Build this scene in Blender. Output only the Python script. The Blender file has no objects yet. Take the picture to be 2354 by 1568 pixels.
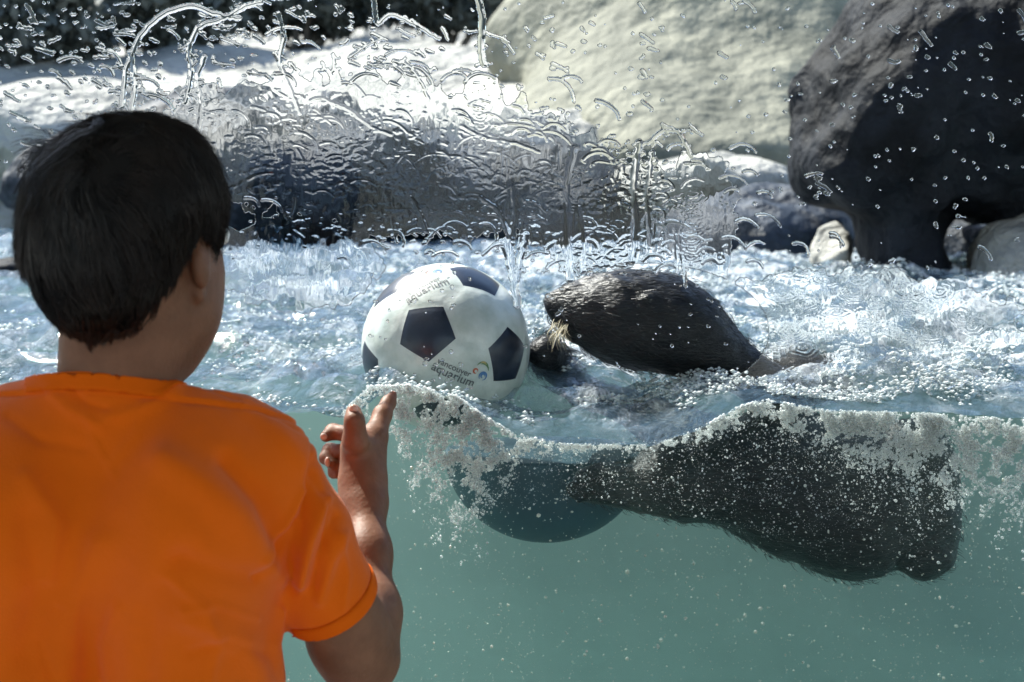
import bpy, bmesh, math, random
import numpy as np
from mathutils import Vector, Matrix
from mathutils.bvhtree import BVHTree
rng = np.random.default_rng(7); random.seed(7)
R = math.radians
sc = bpy.context.scene
col = sc.collection

# ------------------------------------------------------------------ camera
CAMZ = 1.45; PITCH = R(6.5); FPX = 3269.0; CX, CY = 1177.0, 784.0
cd = bpy.data.cameras.new('camera'); cam = bpy.data.objects.new('camera', cd); col.objects.link(cam)
cd.lens = 50; cd.sensor_width = 36; cd.clip_start = .02; cd.clip_end = 400
cam.location = (0, 0, CAMZ); cam.rotation_euler = (R(90) - PITCH, 0, 0)
cd.dof.use_dof = True; cd.dof.focus_distance = 1.72; cd.dof.aperture_fstop = 7.5
sc.camera = cam
# ------------------------------------------------------------------ sky and sun
SUN_EL, SUN_AZ = R(50), R(-44)          # azimuth measured from +Y towards +X
w = bpy.data.worlds.new('World'); sc.world = w; w.use_nodes = True
nt = w.node_tree; bg = nt.nodes['Background']
sky = nt.nodes.new('ShaderNodeTexSky'); sky.sky_type = 'NISHITA'; sky.sun_disc = False
sky.sun_elevation = SUN_EL; sky.sun_rotation = SUN_AZ
nt.links.new(sky.outputs[0], bg.inputs[0]); bg.inputs[1].default_value = .13
sd = bpy.data.lights.new('sun', 'SUN'); sd.energy = 4.9; sd.angle = R(.5); sd.color = (1, .95, .86)
sun = bpy.data.objects.new('sun', sd); col.objects.link(sun)
sdir = Vector((math.sin(SUN_AZ) * math.cos(SUN_EL), math.cos(SUN_AZ) * math.cos(SUN_EL), math.sin(SUN_EL)))
sun.rotation_euler = sdir.to_track_quat('Z', 'Y').to_euler(); sun.location = (-3, 4, 6)
vs = sc.view_settings; vs.view_transform = 'Standard'; vs.look = 'None'; vs.gamma = 1; vs.exposure = 1.35
cy = sc.cycles
cy.max_bounces = 12; cy.transmission_bounces = 10; cy.transparent_max_bounces = 48; cy.volume_bounces = 2
cy.glossy_bounces = 4; cy.diffuse_bounces = 6; cy.caustics_refractive = False; cy.caustics_reflective = False
cy.use_denoising = True; cy.sample_clamp_indirect = 6

# ------------------------------------------------------------------ helpers
cp, sp = math.cos(PITCH), math.sin(PITCH)
def P(px, py, y):
    a = (px - CX) / FPX; b = -(py - CY) / FPX
    t = y / (cp + b * sp)
    return np.array((a * t, y, CAMZ + t * (-sp + b * cp)))
def px2m(r, y): return r * y / FPX
def tag(o, label=None, cat=None, group=None, kind=None):
    if label: o['label'] = label
    if cat: o['category'] = cat
    if group: o['group'] = group
    if kind: o['kind'] = kind
    return o
def link(name, me, mats, parent=None, smooth=True):
    if not isinstance(mats, (list, tuple)): mats = [mats]
    for m in mats: me.materials.append(m)
    if smooth: me.polygons.foreach_set('use_smooth', np.ones(len(me.polygons), bool))
    o = bpy.data.objects.new(name, me); col.objects.link(o)
    if parent:
        o.parent = parent; o.matrix_parent_inverse = Matrix.Translation(-parent.location)
    return o
def mesh_np(name, v, f):
    """v Nx3, f list of tuples or MxK array"""
    me = bpy.data.meshes.new(name)
    v = np.asarray(v, np.float32)
    f = np.asarray(f, np.int32)
    k = f.shape[1]
    me.vertices.add(len(v)); me.vertices.foreach_set('co', v.ravel())
    me.loops.add(f.size); me.loops.foreach_set('vertex_index', f.ravel())
    me.polygons.add(len(f)); me.polygons.foreach_set('loop_start', np.arange(0, f.size, k, dtype=np.int32))
    me.polygons.foreach_set('loop_total', np.full(len(f), k, np.int32))
    me.update(calc_edges=True); me.validate()
    return me
def empty(name, loc):
    o = bpy.data.objects.new(name, None); col.objects.link(o); o.location = [float(c) for c in loc]; o.empty_display_size = .05
    return o
def box_bm(bm, lo, hi):
    c = [(a + b) / 2 for a, b in zip(lo, hi)]; s = [b - a for a, b in zip(lo, hi)]
    bmesh.ops.create_cube(bm, size=1, matrix=Matrix.Translation(c) @ Matrix.Diagonal((*s, 1)))
def from_bm(name, bm, mats, parent=None, smooth=False, bevel=0):
    if bevel:
        bmesh.ops.bevel(bm, geom=bm.edges[:], offset=bevel, segments=2, affect='EDGES')
    me = bpy.data.meshes.new(name); bm.to_mesh(me); bm.free()
    return link(name, me, mats, parent, smooth)

# numpy gradient noise
_perm = rng.permutation(256).astype(np.int64)
_g = rng.normal(size=(256, 3)); _g /= np.linalg.norm(_g, axis=1)[:, None]
def noise3(p):
    p = np.asarray(p, np.float64); i = np.floor(p).astype(np.int64); f = p - i
    u = f * f * f * (f * (f * 6 - 15) + 10); out = 0
    for dx in (0, 1):
        for dy in (0, 1):
            for dz in (0, 1):
                h = _perm[(_perm[(_perm[(i[..., 0] + dx) & 255] + i[..., 1] + dy) & 255] + i[..., 2] + dz) & 255]
                g = _g[h]; d = f - np.array((dx, dy, dz))
                wt = (u[..., 0] if dx else 1 - u[..., 0]) * (u[..., 1] if dy else 1 - u[..., 1]) * (u[..., 2] if dz else 1 - u[..., 2])
                out = out + wt * (g * d).sum(-1)
    return out * 1.5
def fbm(p, oct=4, lac=2.05, gain=.5):
    s = 0; a = 1; p = np.asarray(p, np.float64)
    for k in range(oct):
        s = s + a * noise3(p + 17.3 * k); a *= gain; p = p * lac
    return s

# implicit surfaces
def cone(a, b, ra, rb, k=.01, neg=False): return ('c', np.array(a, float), np.array(b, float), ra, rb, k, neg)
def ell(c, r, rot=None, k=.01, neg=False):
    M = np.array(rot) if rot is not None else np.eye(3)
    return ('e', np.array(c, float), np.array(r, float), M, None, k, neg)
def plane(pt, n): return ('p', np.array(pt, float), np.array(n, float) / np.linalg.norm(n), None, None, 0, False)
def _bb(p):
    if p[0] == 'c':
        return np.minimum(p[1] - p[3], p[2] - p[4]), np.maximum(p[1] + p[3], p[2] + p[4])
    r = max(p[2]); return p[1] - r, p[1] + r
def sdf_mesh(prims, vox, disp=None):
    pos = [p for p in prims if p[0] != 'p' and not p[6]]
    lo = np.min([_bb(p)[0] for p in pos], 0) - 4 * vox; hi = np.max([_bb(p)[1] for p in pos], 0) + 4 * vox
    n = np.ceil((hi - lo) / vox).astype(int) + 1
    F = np.full(n, 1.0, np.float32)
    ax = [lo[i] + vox * np.arange(n[i]) for i in range(3)]
    for p in prims:
        if p[0] == 'p':
            d = ((ax[0][:, None, None] - p[1][0]) * p[2][0] + (ax[1][None, :, None] - p[1][1]) * p[2][1] + (ax[2][None, None, :] - p[1][2]) * p[2][2])
            F = np.maximum(F, d.astype(np.float32)); continue
        l, h = _bb(p); m = p[5] * 1.5 + 4 * vox
        i0 = np.clip(np.floor((l - m - lo) / vox).astype(int), 0, n); i1 = np.clip(np.ceil((h + m - lo) / vox).astype(int) + 1, 0, n)
        if (i1 <= i0).any(): continue
        X = ax[0][i0[0]:i1[0], None, None]; Y = ax[1][None, i0[1]:i1[1], None]; Z = ax[2][None, None, i0[2]:i1[2]]
        if p[0] == 'c':
            a, b = p[1], p[2]; ab = b - a; L = max(ab @ ab, 1e-12)
            t = np.clip(((X - a[0]) * ab[0] + (Y - a[1]) * ab[1] + (Z - a[2]) * ab[2]) / L, 0, 1)
            d = np.sqrt((X - a[0] - t * ab[0]) ** 2 + (Y - a[1] - t * ab[1]) ** 2 + (Z - a[2] - t * ab[2]) ** 2) - (p[3] + t * (p[4] - p[3]))
        else:
            c, r, M = p[1], p[2], p[3]
            q = [(X - c[0]) * M[0, i] + (Y - c[1]) * M[1, i] + (Z - c[2]) * M[2, i] for i in range(3)]
            k0 = np.sqrt(sum((q[i] / r[i]) ** 2 for i in range(3))); k1 = np.sqrt(sum((q[i] / r[i] ** 2) ** 2 for i in range(3))) + 1e-9
            d = k0 * (k0 - 1) / k1
        S = F[i0[0]:i1[0], i0[1]:i1[1], i0[2]:i1[2]]
        d = d.astype(np.float32); k = max(p[5], 1e-5)
        if p[6]:
            d = -d; hh = np.maximum(k - np.abs(S - d), 0) / k; S[...] = np.maximum(S, d) + hh * hh * k * .25
        else:
            hh = np.maximum(k - np.abs(S - d), 0) / k; S[...] = np.minimum(S, d) - hh * hh * k * .25
    if disp is not None:
        near = np.abs(F) < .5
        idx = np.argwhere(np.abs(F) < disp[1])
        pts = lo + idx * vox
        F[idx[:, 0], idx[:, 1], idx[:, 2]] += disp[0](pts).astype(np.float32)
    return surface_nets(F, lo, vox)
def surface_nets(F, lo, vox):
    s = F < 0; n = np.array(F.shape)
    cell = np.zeros(n - 1, np.int8)
    for dx in (0, 1):
        for dy in (0, 1):
            for dz in (0, 1):
                cell += s[dx:n[0] - 1 + dx, dy:n[1] - 1 + dy, dz:n[2] - 1 + dz]
    act = np.argwhere((cell > 0) & (cell < 8))
    ids = np.full(n - 1, -1, np.int32); ids[act[:, 0], act[:, 1], act[:, 2]] = np.arange(len(act))
    acc = np.zeros((len(act), 3)); cnt = np.zeros(len(act))
    cor = [(0, 0, 0), (1, 0, 0), (0, 1, 0), (1, 1, 0), (0, 0, 1), (1, 0, 1), (0, 1, 1), (1, 1, 1)]
    for a in range(8):
        for b in range(a + 1, 8):
            A, B = np.array(cor[a]), np.array(cor[b])
            if np.abs(A - B).sum() != 1: continue
            fa = F[act[:, 0] + A[0], act[:, 1] + A[1], act[:, 2] + A[2]].astype(float); fb = F[act[:, 0] + B[0], act[:, 1] + B[1], act[:, 2] + B[2]].astype(float)
            m = (fa < 0) != (fb < 0); t = np.where(m, fa / np.where(m, fa - fb, 1), 0)
            acc += m[:, None] * (A + t[:, None] * (B - A)); cnt += m
    V = lo + (act + acc / cnt[:, None]) * vox
    faces = []
    for axis in range(3):
        o = [1, 1, 1]; o[axis] = 0
        sl = tuple(slice(o[i], n[i] - 1) for i in range(3))
        sl2 = tuple(slice(o[i] + (1 if i == axis else 0), n[i] - 1 + (1 if i == axis else 0)) for i in range(3))
        s0, s1 = s[sl], s[sl2]
        e = np.argwhere(s0 != s1)
        ins = s0[e[:, 0], e[:, 1], e[:, 2]]
        e = e + np.array(o)
        u, v = [(1, 2), (2, 0), (0, 1)][axis]
        du = np.zeros(3, int); du[u] = 1; dv = np.zeros(3, int); dv[v] = 1
        q = [e, e - du, e - du - dv, e - dv]
        q = np.stack([ids[c[:, 0], c[:, 1], c[:, 2]] for c in q], 1)
        q = np.where(ins[:, None], q, q[:, ::-1])
        faces.append(q)
    f = np.concatenate(faces); f = f[(f >= 0).all(1)]
    return V, f
def vnormals(V, f):
    a, b, c, d = (V[f[:, i]] for i in range(4))
    fn = np.cross(c - a, d - b); N = np.zeros_like(V)
    for i in range(4): np.add.at(N, f[:, i], fn)
    return N / (np.linalg.norm(N, axis=1)[:, None] + 1e-12)
def merge(parts):
    vs_, fs_, o = [], [], 0
    for v, f in parts:
        vs_.append(v); fs_.append(np.asarray(f) + o); o += len(v)
    return np.concatenate(vs_), np.concatenate(fs_)
def relax(V, f, it=3, lam=.5):
    e = np.concatenate([f[:, [0, 1]], f[:, [1, 2]], f[:, [2, 3]], f[:, [3, 0]]])
    for _ in range(it):
        s = np.zeros_like(V); c = np.zeros(len(V))
        for a, b in ((0, 1), (1, 0)):
            np.add.at(s, e[:, a], V[e[:, b]]); np.add.at(c, e[:, a], 1)
        V = V + lam * (s / c[:, None] - V)
    return V
def chain(pts, k=.01):
    """pts: (px, py, y, rpx) in photo pixels with a real distance"""
    out = []
    for a, b in zip(pts[:-1], pts[1:]):
        out.append(cone(P(*a[:3]), P(*b[:3]), px2m(a[3], a[2]), px2m(b[3], b[2]), k))
    return out
def ribbons(curves, widths, flat=None):
    """each curve a (n,3) array -> three-sided tapering strands, one mesh"""
    V, Fq = [], []; o = 0
    for c, wd in zip(curves, widths):
        c = np.asarray(c); n = len(c)
        t = np.gradient(c, axis=0); t /= np.linalg.norm(t, axis=1)[:, None] + 1e-12
        r = np.array((.3, -.8, .5)); s = np.cross(t, r); s /= np.linalg.norm(s, axis=1)[:, None] + 1e-9
        u = np.cross(t, s); wv = wd * (1 - .85 * np.linspace(0, 1, n) ** 2)[:, None]
        ring = np.stack([c + wv * (math.cos(a) * s + math.sin(a) * u) for a in (0, 2.094, 4.189)], 1)
        V.append(ring.reshape(-1, 3))
        i = np.arange(n - 1)[:, None] * 3 + o
        for k in range(3):
            Fq.append(np.concatenate([i + k, i + (k + 1) % 3, i + 3 + (k + 1) % 3, i + 3 + k], 1))
        o += 3 * n
    return np.concatenate(V), np.concatenate(Fq)
_octv = np.array([(1, 0, 0), (-1, 0, 0), (0, 1, 0), (0, -1, 0), (0, 0, 1), (0, 0, -1)], float)
_octf = np.array([(0, 2, 4), (2, 1, 4), (1, 3, 4), (3, 0, 4), (2, 0, 5), (1, 2, 5), (3, 1, 5), (0, 3, 5)])
def _ico(s):
    bm = bmesh.new(); bmesh.ops.create_icosphere(bm, subdivisions=s, radius=1); bm.verts.index_update()
    v = np.array([x.co[:] for x in bm.verts]); f = np.array([[x.index for x in p.verts] for p in bm.faces]); bm.free(); return v, f
ICO1, ICO2 = _ico(1), _ico(2)
def blobs(C, r, base, squash=None):
    v, f = base; C = np.asarray(C); r = np.asarray(r)
    sc_ = np.ones((len(C), 3)) if squash is None else squash
    V = C[:, None, :] + v[None] * r[:, None, None] * sc_[:, None, :]
    Fq = f[None] + (np.arange(len(C)) * len(v))[:, None, None]
    return V.reshape(-1, 3), Fq.reshape(-1, f.shape[1])

# ------------------------------------------------------------------ materials
def mat(name, color=(.5, .5, .5), rough=.6, spec=.5, **kw):
    m = bpy.data.materials.new(name); m.use_nodes = True; b = m.node_tree.nodes['Principled BSDF']
    b.inputs['Base Color'].default_value = (*color, 1); b.inputs['Roughness'].default_value = rough
    b.inputs['Specular IOR Level'].default_value = spec
    for k, v in kw.items(): b.inputs[k.replace('_', ' ')].default_value = v
    return m
def N(m, t, **kw):
    n = m.node_tree.nodes.new(t)
    for k, v in kw.items():
        if hasattr(n, k): setattr(n, k, v)
        else: n.inputs[k].default_value = v
    return n
def L(m, a, b): m.node_tree.links.new(a, b)
def vary(m, c1, c2, scale=8, detail=6, stops=(.35, .65), bump=.3, bscale=40, bdist=.004, stretch=None, rough=None):
    b = m.node_tree.nodes['Principled BSDF']
    tc = N(m, 'ShaderNodeTexCoord'); src = tc.outputs['Object']
    if stretch:
        mp = N(m, 'ShaderNodeMapping'); mp.inputs['Scale'].default_value = stretch; L(m, src, mp.inputs[0]); src = mp.outputs[0]
    nz = N(m, 'ShaderNodeTexNoise'); nz.inputs['Scale'].default_value = scale; nz.inputs['Detail'].default_value = detail; nz.inputs['Roughness'].default_value = .6
    L(m, src, nz.inputs['Vector'])
    cr = N(m, 'ShaderNodeValToRGB'); cr.color_ramp.elements[0].position = stops[0]; cr.color_ramp.elements[1].position = stops[1]
    cr.color_ramp.elements[0].color = (*c1, 1); cr.color_ramp.elements[1].color = (*c2, 1)
    L(m, nz.outputs['Fac'], cr.inputs[0]); L(m, cr.outputs[0], b.inputs['Base Color'])
    if bump:
        n2 = N(m, 'ShaderNodeTexNoise'); n2.inputs['Scale'].default_value = bscale; n2.inputs['Detail'].default_value = 8
        L(m, src, n2.inputs['Vector'])
        bp = N(m, 'ShaderNodeBump'); bp.inputs['Strength'].default_value = bump; bp.inputs['Distance'].default_value = bdist
        L(m, n2.outputs['Fac'], bp.inputs['Height']); L(m, bp.outputs[0], b.inputs['Normal'])
    return m
M = {}
M['skin'] = vary(mat('skin', (.3, .15, .09), .55, .3, Subsurface_Weight=.08), (.155, .068, .036), (.215, .098, .054), 30, 4, bump=.6, bscale=220, bdist=.001)
M['nail'] = mat('nail', (.5, .32, .25), .3)
M['hair'] = vary(mat('hair', (.012, .009, .008), .38, .4), (.003, .0024, .0024), (.014, .009, .007), 25, 3, bump=0)
M['hairbase'] = mat('hair_base', (.005, .004, .0035), .7, .2)
M['pale_hair'] = mat('pale_hair', (.42, .37, .25), .5)
M['white'] = mat('eye_white', (.8, .8, .78), .2); M['dark'] = mat('dark', (.01, .01, .012), .3); M['lip'] = mat('lip', (.3, .1, .08), .5)
# shirt: knitted cotton
m = M['shirt'] = mat('shirt_cotton', (.85, .2, .0), .85, .15, Sheen_Weight=.12)
vary(m, (.73, .118, .0), (.78, .128, .0), 14, 5, bump=0)
tc = N(m, 'ShaderNodeTexCoord'); n1 = N(m, 'ShaderNodeTexNoise'); n1.inputs['Scale'].default_value = 620; n1.inputs['Detail'].default_value = 3
n2 = N(m, 'ShaderNodeTexNoise'); n2.inputs['Scale'].default_value = 16; n2.inputs['Detail'].default_value = 3
L(m, tc.outputs['Object'], n1.inputs['Vector']); L(m, tc.outputs['Object'], n2.inputs['Vector'])
b1 = N(m, 'ShaderNodeBump'); b1.inputs['Strength'].default_value = .5; b1.inputs['Distance'].default_value = .0013
b2 = N(m, 'ShaderNodeBump'); b2.inputs['Strength'].default_value = .5; b2.inputs['Distance'].default_value = .004
L(m, n1.outputs['Fac'], b1.inputs['Height']); L(m, n2.outputs['Fac'], b2.inputs['Height']); L(m, b2.outputs[0], b1.inputs['Normal'])
L(m, b1.outputs[0], m.node_tree.nodes['Principled BSDF'].inputs['Normal'])
mr_ = M['rib'] = mat('rib_knit', (.70, .112, .0), .85, .15); b_ = mr_.node_tree.nodes['Principled BSDF']
tc = N(mr_, 'ShaderNodeTexCoord'); nz = N(mr_, 'ShaderNodeTexNoise'); nz.inputs['Scale'].default_value = 700; L(mr_, tc.outputs['Object'], nz.inputs['Vector'])
bb = N(mr_, 'ShaderNodeBump'); bb.inputs['Strength'].default_value = .6; bb.inputs['Distance'].default_value = .0008; L(mr_, nz.outputs['Fac'], bb.inputs['Height']); L(mr_, bb.outputs[0], b_.inputs['Normal'])
M['denim'] = vary(mat('denim', (.05, .07, .12), .85), (.03, .05, .1), (.06, .09, .15), 60)
M['rubber'] = mat('rubber', (.04, .04, .04), .7)
# rocks
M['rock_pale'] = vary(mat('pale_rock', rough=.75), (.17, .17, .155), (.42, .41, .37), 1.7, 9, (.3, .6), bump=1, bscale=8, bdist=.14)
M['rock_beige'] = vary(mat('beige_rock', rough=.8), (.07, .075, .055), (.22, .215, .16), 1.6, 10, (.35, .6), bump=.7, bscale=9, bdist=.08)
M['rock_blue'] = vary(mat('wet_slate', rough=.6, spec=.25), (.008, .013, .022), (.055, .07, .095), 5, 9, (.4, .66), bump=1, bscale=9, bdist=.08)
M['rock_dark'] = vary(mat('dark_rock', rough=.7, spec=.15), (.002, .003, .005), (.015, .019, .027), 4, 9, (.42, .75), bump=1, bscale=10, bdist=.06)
M['concrete'] = vary(mat('concrete', rough=.8), (.35, .34, .31), (.5, .48, .44), 3)
M['paint'] = vary(mat('pool_paint', rough=.6), (.09, .19, .175), (.13, .25, .23), 1.5)
M['metal'] = mat('window_frame_metal', (.12, .12, .13), .35, Metallic=.9)
M['leaf'] = vary(mat('leaf', rough=.5), (.03, .036, .032), (.10, .115, .105), 3)
M['bark'] = vary(mat('bark', rough=.9), (.06, .05, .04), (.16, .14, .12), 6)
# ball
mb = M['ball_white'] = vary(mat('ball_white', rough=.28), (.46, .52, .48), (.70, .74, .71), 22, 6, bump=.5, bscale=45, bdist=.003)
M['ball_black'] = vary(mat('ball_navy', rough=.32), (.006, .012, .028), (.012, .022, .045), 30, bump=.3, bscale=200, bdist=.0004)
M['ink'] = mat('ink_grey', (.10, .11, .12), .5)
M['red'] = mat('ink_red', (.5, .12, .06), .5); M['green'] = mat('ink_green', (.12, .22, .1), .5); M['blueink'] = mat('ink_blue', (.08, .2, .42), .5); M['gold'] = mat('ink_gold', (.5, .38, .15), .5)
M['underside'] = vary(mat('submerged_shade', rough=.5), (.012, .045, .07), (.02, .07, .10), 10)  # shade on the white ball under water, painted as dark blue
M['fur'] = vary(mat('wet_fur', rough=.4, spec=.35), (.003, .004, .007), (.012, .013, .015), 60, 5, stretch=(.5, 1, 2), bump=.8, bscale=160, bdist=.004)
M['fur_strand'] = vary(mat('fur_strand', rough=.4, spec=.5), (.004, .006, .009), (.017, .018, .021), 40, 3, bump=0)
# bubbles, froth, specks: white and translucent
def frothy(name, c, tr=.5, thin=0):
    m = bpy.data.materials.new(name); m.use_nodes = True; m.node_tree.nodes.remove(m.node_tree.nodes['Principled BSDF'])
    d = N(m, 'ShaderNodeBsdfDiffuse'); t = N(m, 'ShaderNodeBsdfTranslucent'); g = N(m, 'ShaderNodeBsdfGlossy'); g.inputs['Roughness'].default_value = .12
    d.inputs[0].default_value = (*c, 1); t.inputs[0].default_value = (*c, 1)
    x = N(m, 'ShaderNodeMixShader'); x.inputs[0].default_value = tr; y = N(m, 'ShaderNodeMixShader'); y.inputs[0].default_value = .2
    L(m, d.outputs[0], x.inputs[1]); L(m, t.outputs[0], x.inputs[2]); L(m, x.outputs[0], y.inputs[1]); L(m, g.outputs[0], y.inputs[2])
    if thin:
        lw = N(m, 'ShaderNodeLayerWeight'); lw.inputs[0].default_value = .5; mr = N(m, 'ShaderNodeMapRange'); mr.inputs[1].default_value = 0; mr.inputs[2].default_value = .8; mr.inputs[3].default_value = thin; mr.inputs[4].default_value = .95
        L(m, lw.outputs['Facing'], mr.inputs[0]); ts = N(m, 'ShaderNodeBsdfTransparent'); z = N(m, 'ShaderNodeMixShader')
        L(m, mr.outputs[0], z.inputs[0]); L(m, ts.outputs[0], z.inputs[1]); L(m, y.outputs[0], z.inputs[2]); y = z
    L(m, y.outputs[0], m.node_tree.nodes['Material Output'].inputs[0]); return m
M['bubble'] = frothy('bubble', (.95, .97, .96), .6, .45); M['speck'] = frothy('speck', (.85, .83, .74)); M['froth'] = frothy('froth', (.9, .95, .96), .35)
# glass water drops
m = M['drop'] = bpy.data.materials.new('water_drop'); m.use_nodes = True; m.node_tree.nodes.remove(m.node_tree.nodes['Principled BSDF'])
g = N(m, 'ShaderNodeBsdfGlass'); g.inputs['IOR'].default_value = 1.33; g.inputs['Roughness'].default_value = 0
L(m, g.outputs[0], m.node_tree.nodes['Material Output'].inputs[0])
m = M['pane'] = bpy.data.materials.new('clear_pane'); m.use_nodes = True; m.node_tree.nodes.remove(m.node_tree.nodes['Principled BSDF'])
g = N(m, 'ShaderNodeBsdfTransparent'); g.inputs[0].default_value = (.955, .975, .975, 1)
L(m, g.outputs[0], m.node_tree.nodes['Material Output'].inputs[0])
# water body: volume only
m = M['water_volume'] = bpy.data.materials.new('pool_water'); m.use_nodes = True; m.node_tree.nodes.remove(m.node_tree.nodes['Principled BSDF'])
v = N(m, 'ShaderNodeVolumePrincipled'); v.inputs['Color'].default_value = (.42, .565, .54, 1); v.inputs['Density'].default_value = .8; v.inputs['Anisotropy'].default_value = .7
L(m, v.outputs[0], m.node_tree.nodes['Material Output'].inputs['Volume'])
# water surface
def water_mat():
    m = bpy.data.materials.new('water_surface'); m.use_nodes = True; m.node_tree.nodes.remove(m.node_tree.nodes['Principled BSDF'])
    tc = N(m, 'ShaderNodeTexCoord'); mp = N(m, 'ShaderNodeMapping'); mp.inputs['Scale'].default_value = (1, .8, 1); L(m, tc.outputs['Object'], mp.inputs[0])
    n1 = N(m, 'ShaderNodeTexNoise'); n1.inputs['Scale'].default_value = 16; n1.inputs['Detail'].default_value = 8; n1.inputs['Roughness'].default_value = .62; n1.inputs['Distortion'].default_value = 1.2
    n2 = N(m, 'ShaderNodeTexNoise'); n2.inputs['Scale'].default_value = 7; n2.inputs['Detail'].default_value = 10; n2.inputs['Roughness'].default_value = .72; n2.inputs['Distortion'].default_value = 1.5
    L(m, mp.outputs[0], n1.inputs['Vector']); L(m, mp.outputs[0], n2.inputs['Vector'])
    bp = N(m, 'ShaderNodeBump'); bp.inputs['Strength'].default_value = 1; bp.inputs['Distance'].default_value = .06; L(m, n1.outputs['Fac'], bp.inputs['Height'])
    tr = N(m, 'ShaderNodeBsdfTransparent'); tr.inputs[0].default_value = (.92, .98, .98, 1)
    gl = N(m, 'ShaderNodeBsdfGlossy'); gl.inputs['Roughness'].default_value = .06; L(m, bp.outputs[0], gl.inputs['Normal'])
    fr = N(m, 'ShaderNodeFresnel'); fr.inputs['IOR'].default_value = 1.75; L(m, bp.outputs[0], fr.inputs['Normal'])
    geo = N(m, 'ShaderNodeNewGeometry'); fm = N(m, 'ShaderNodeMix'); fm.data_type = 'FLOAT'; fm.inputs[3].default_value = .07
    L(m, geo.outputs['Backfacing'], fm.inputs[0]); L(m, fr.outputs[0], fm.inputs[2])
    mx = N(m, 'ShaderNodeMixShader'); L(m, fm.outputs[0], mx.inputs[0]); L(m, tr.outputs[0], mx.inputs[1]); L(m, gl.outputs[0], mx.inputs[2])
    df = N(m, 'ShaderNodeBsdfDiffuse'); df.inputs[0].default_value = (.85, .9, .95, 1); L(m, bp.outputs[0], df.inputs['Normal'])
    cr = N(m, 'ShaderNodeValToRGB'); cr.color_ramp.elements[0].position = .5; cr.color_ramp.elements[1].position = .6; cr.color_ramp.elements[1].color = (.85, .85, .85, 1)
    L(m, n2.outputs['Fac'], cr.inputs[0])
    at = N(m, 'ShaderNodeAttribute'); at.attribute_name = 'foam'
    ad = N(m, 'ShaderNodeMath', operation='MULTIPLY'); L(m, cr.outputs[0], ad.inputs[0]); L(m, at.outputs['Fac'], ad.inputs[1])
    ae = N(m, 'ShaderNodeMixShader'); ae.inputs[0].default_value = .3; df2 = N(m, 'ShaderNodeBsdfDiffuse'); df2.inputs[0].default_value = (.10, .18, .28, 1); L(m, bp.outputs[0], df2.inputs['Normal'])
    L(m, mx.outputs[0], ae.inputs[1]); L(m, df2.outputs[0], ae.inputs[2]); mx = ae
    m2 = N(m, 'ShaderNodeMixShader'); L(m, ad.outputs[0], m2.inputs[0]); L(m, mx.outputs[0], m2.inputs[1]); L(m, df.outputs[0], m2.inputs[2])
    L(m, m2.outputs[0], m.node_tree.nodes['Material Output'].inputs[0]); return m
M['water'] = water_mat()

# ================================================================== SETTING
WZ = 1.17; GY = 1.74
bm = bmesh.new(); box_bm(bm, (-60, -60, -.3), (60, 1.62, 0)); tag(from_bm('floor', bm, M['concrete']), kind='structure')
bm = bmesh.new(); box_bm(bm, (-9, 1.62, -.35), (9, 13, 0.0)); tag(from_bm('pool_floor', bm, M['paint']), kind='structure')
bm = bmesh.new()                                   # wall that holds the viewing window
box_bm(bm, (-9, 1.64, 0), (-1.9, 1.80, 3.0)); box_bm(bm, (1.9, 1.64, 0), (9, 1.80, 3.0))
box_bm(bm, (-1.9, 1.642, 0), (1.9, 1.798, .45)); box_bm(bm, (-1.9, 1.642, 2.15), (1.9, 1.798, 3.0))
tag(from_bm('window_wall', bm, M['concrete']), 'concrete wall around the viewing window', 'wall', kind='structure')
bm = bmesh.new(); box_bm(bm, (-6, -3.5, 2.6), (6, 1.64, 2.75)); tag(from_bm('ceiling', bm, M['concrete']), kind='structure')  # unseen hall ceiling, lengthened backwards to cut the sky light on the boy
win = empty('viewing_window', (0, 1.7, .45)); tag(win, 'large clear window pane holding back the pool, wet with drops', 'window')
bm = bmesh.new(); box_bm(bm, (-1.84, 1.70, .51), (1.84, 1.73, 2.09)); from_bm('glass_pane', bm, M['pane'], win)
bm = bmesh.new()
for lo_, hi_ in (((-1.899, 1.66, .451), (-1.84, 1.77, 2.149)), ((1.84, 1.66, .451), (1.899, 1.77, 2.149)), ((-1.84, 1.66, .451), (1.84, 1.77, .51)), ((-1.84, 1.66, 2.09), (1.84, 1.77, 2.149))): box_bm(bm, lo_, hi_)
from_bm('frame', bm, M['metal'], win)

# water height: chop, plus the wave that runs along the glass
_lx = np.array([-400, 0, 400, 640, 790, 850, 950, 1050, 1110, 1180, 1300, 1500, 1600, 1700, 1760, 1900, 2100, 2354, 2800.])
_lr = np.array([955, 952, 955, 950, 940, 884, 880, 905, 950, 992, 1018, 1020, 985, 930, 915, 940, 945, 962, 960.])
_gx = np.array([P(a, 950, GY)[0] for a in _lx]); _gz = np.array([P(1177, r, GY)[2] for r in _lr])
def wheight(x, y):
    x = np.asarray(x, float); y = np.asarray(y, float)
    base = np.interp(x, _gx, _gz) - WZ
    q = np.stack([x * 3.2, y * 5.2, np.zeros_like(x)], -1)
    ch = .042 * fbm(q, 3) + .024 * (1 - 2 * np.abs(noise3(q * 2.3))) + .006 * fbm(q * 5, 3)
    far = np.clip((y - GY) / .12, 0, 1)
    dip = -.022 * np.exp(-((x - .30) / .14) ** 2 - ((y - 1.95) / .16) ** 2)
    dip = dip - .034 * np.exp(-((x + .07) / .15) ** 2 - ((y - 1.90) / .11) ** 2)
    return WZ + dip + base * np.exp(-(y - GY) / .13) + ch * far + .0015 * fbm(np.stack([x * 60, y * 60, x * 0], -1), 2) * (1 - far)
nx, ny = 520, 460
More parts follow.
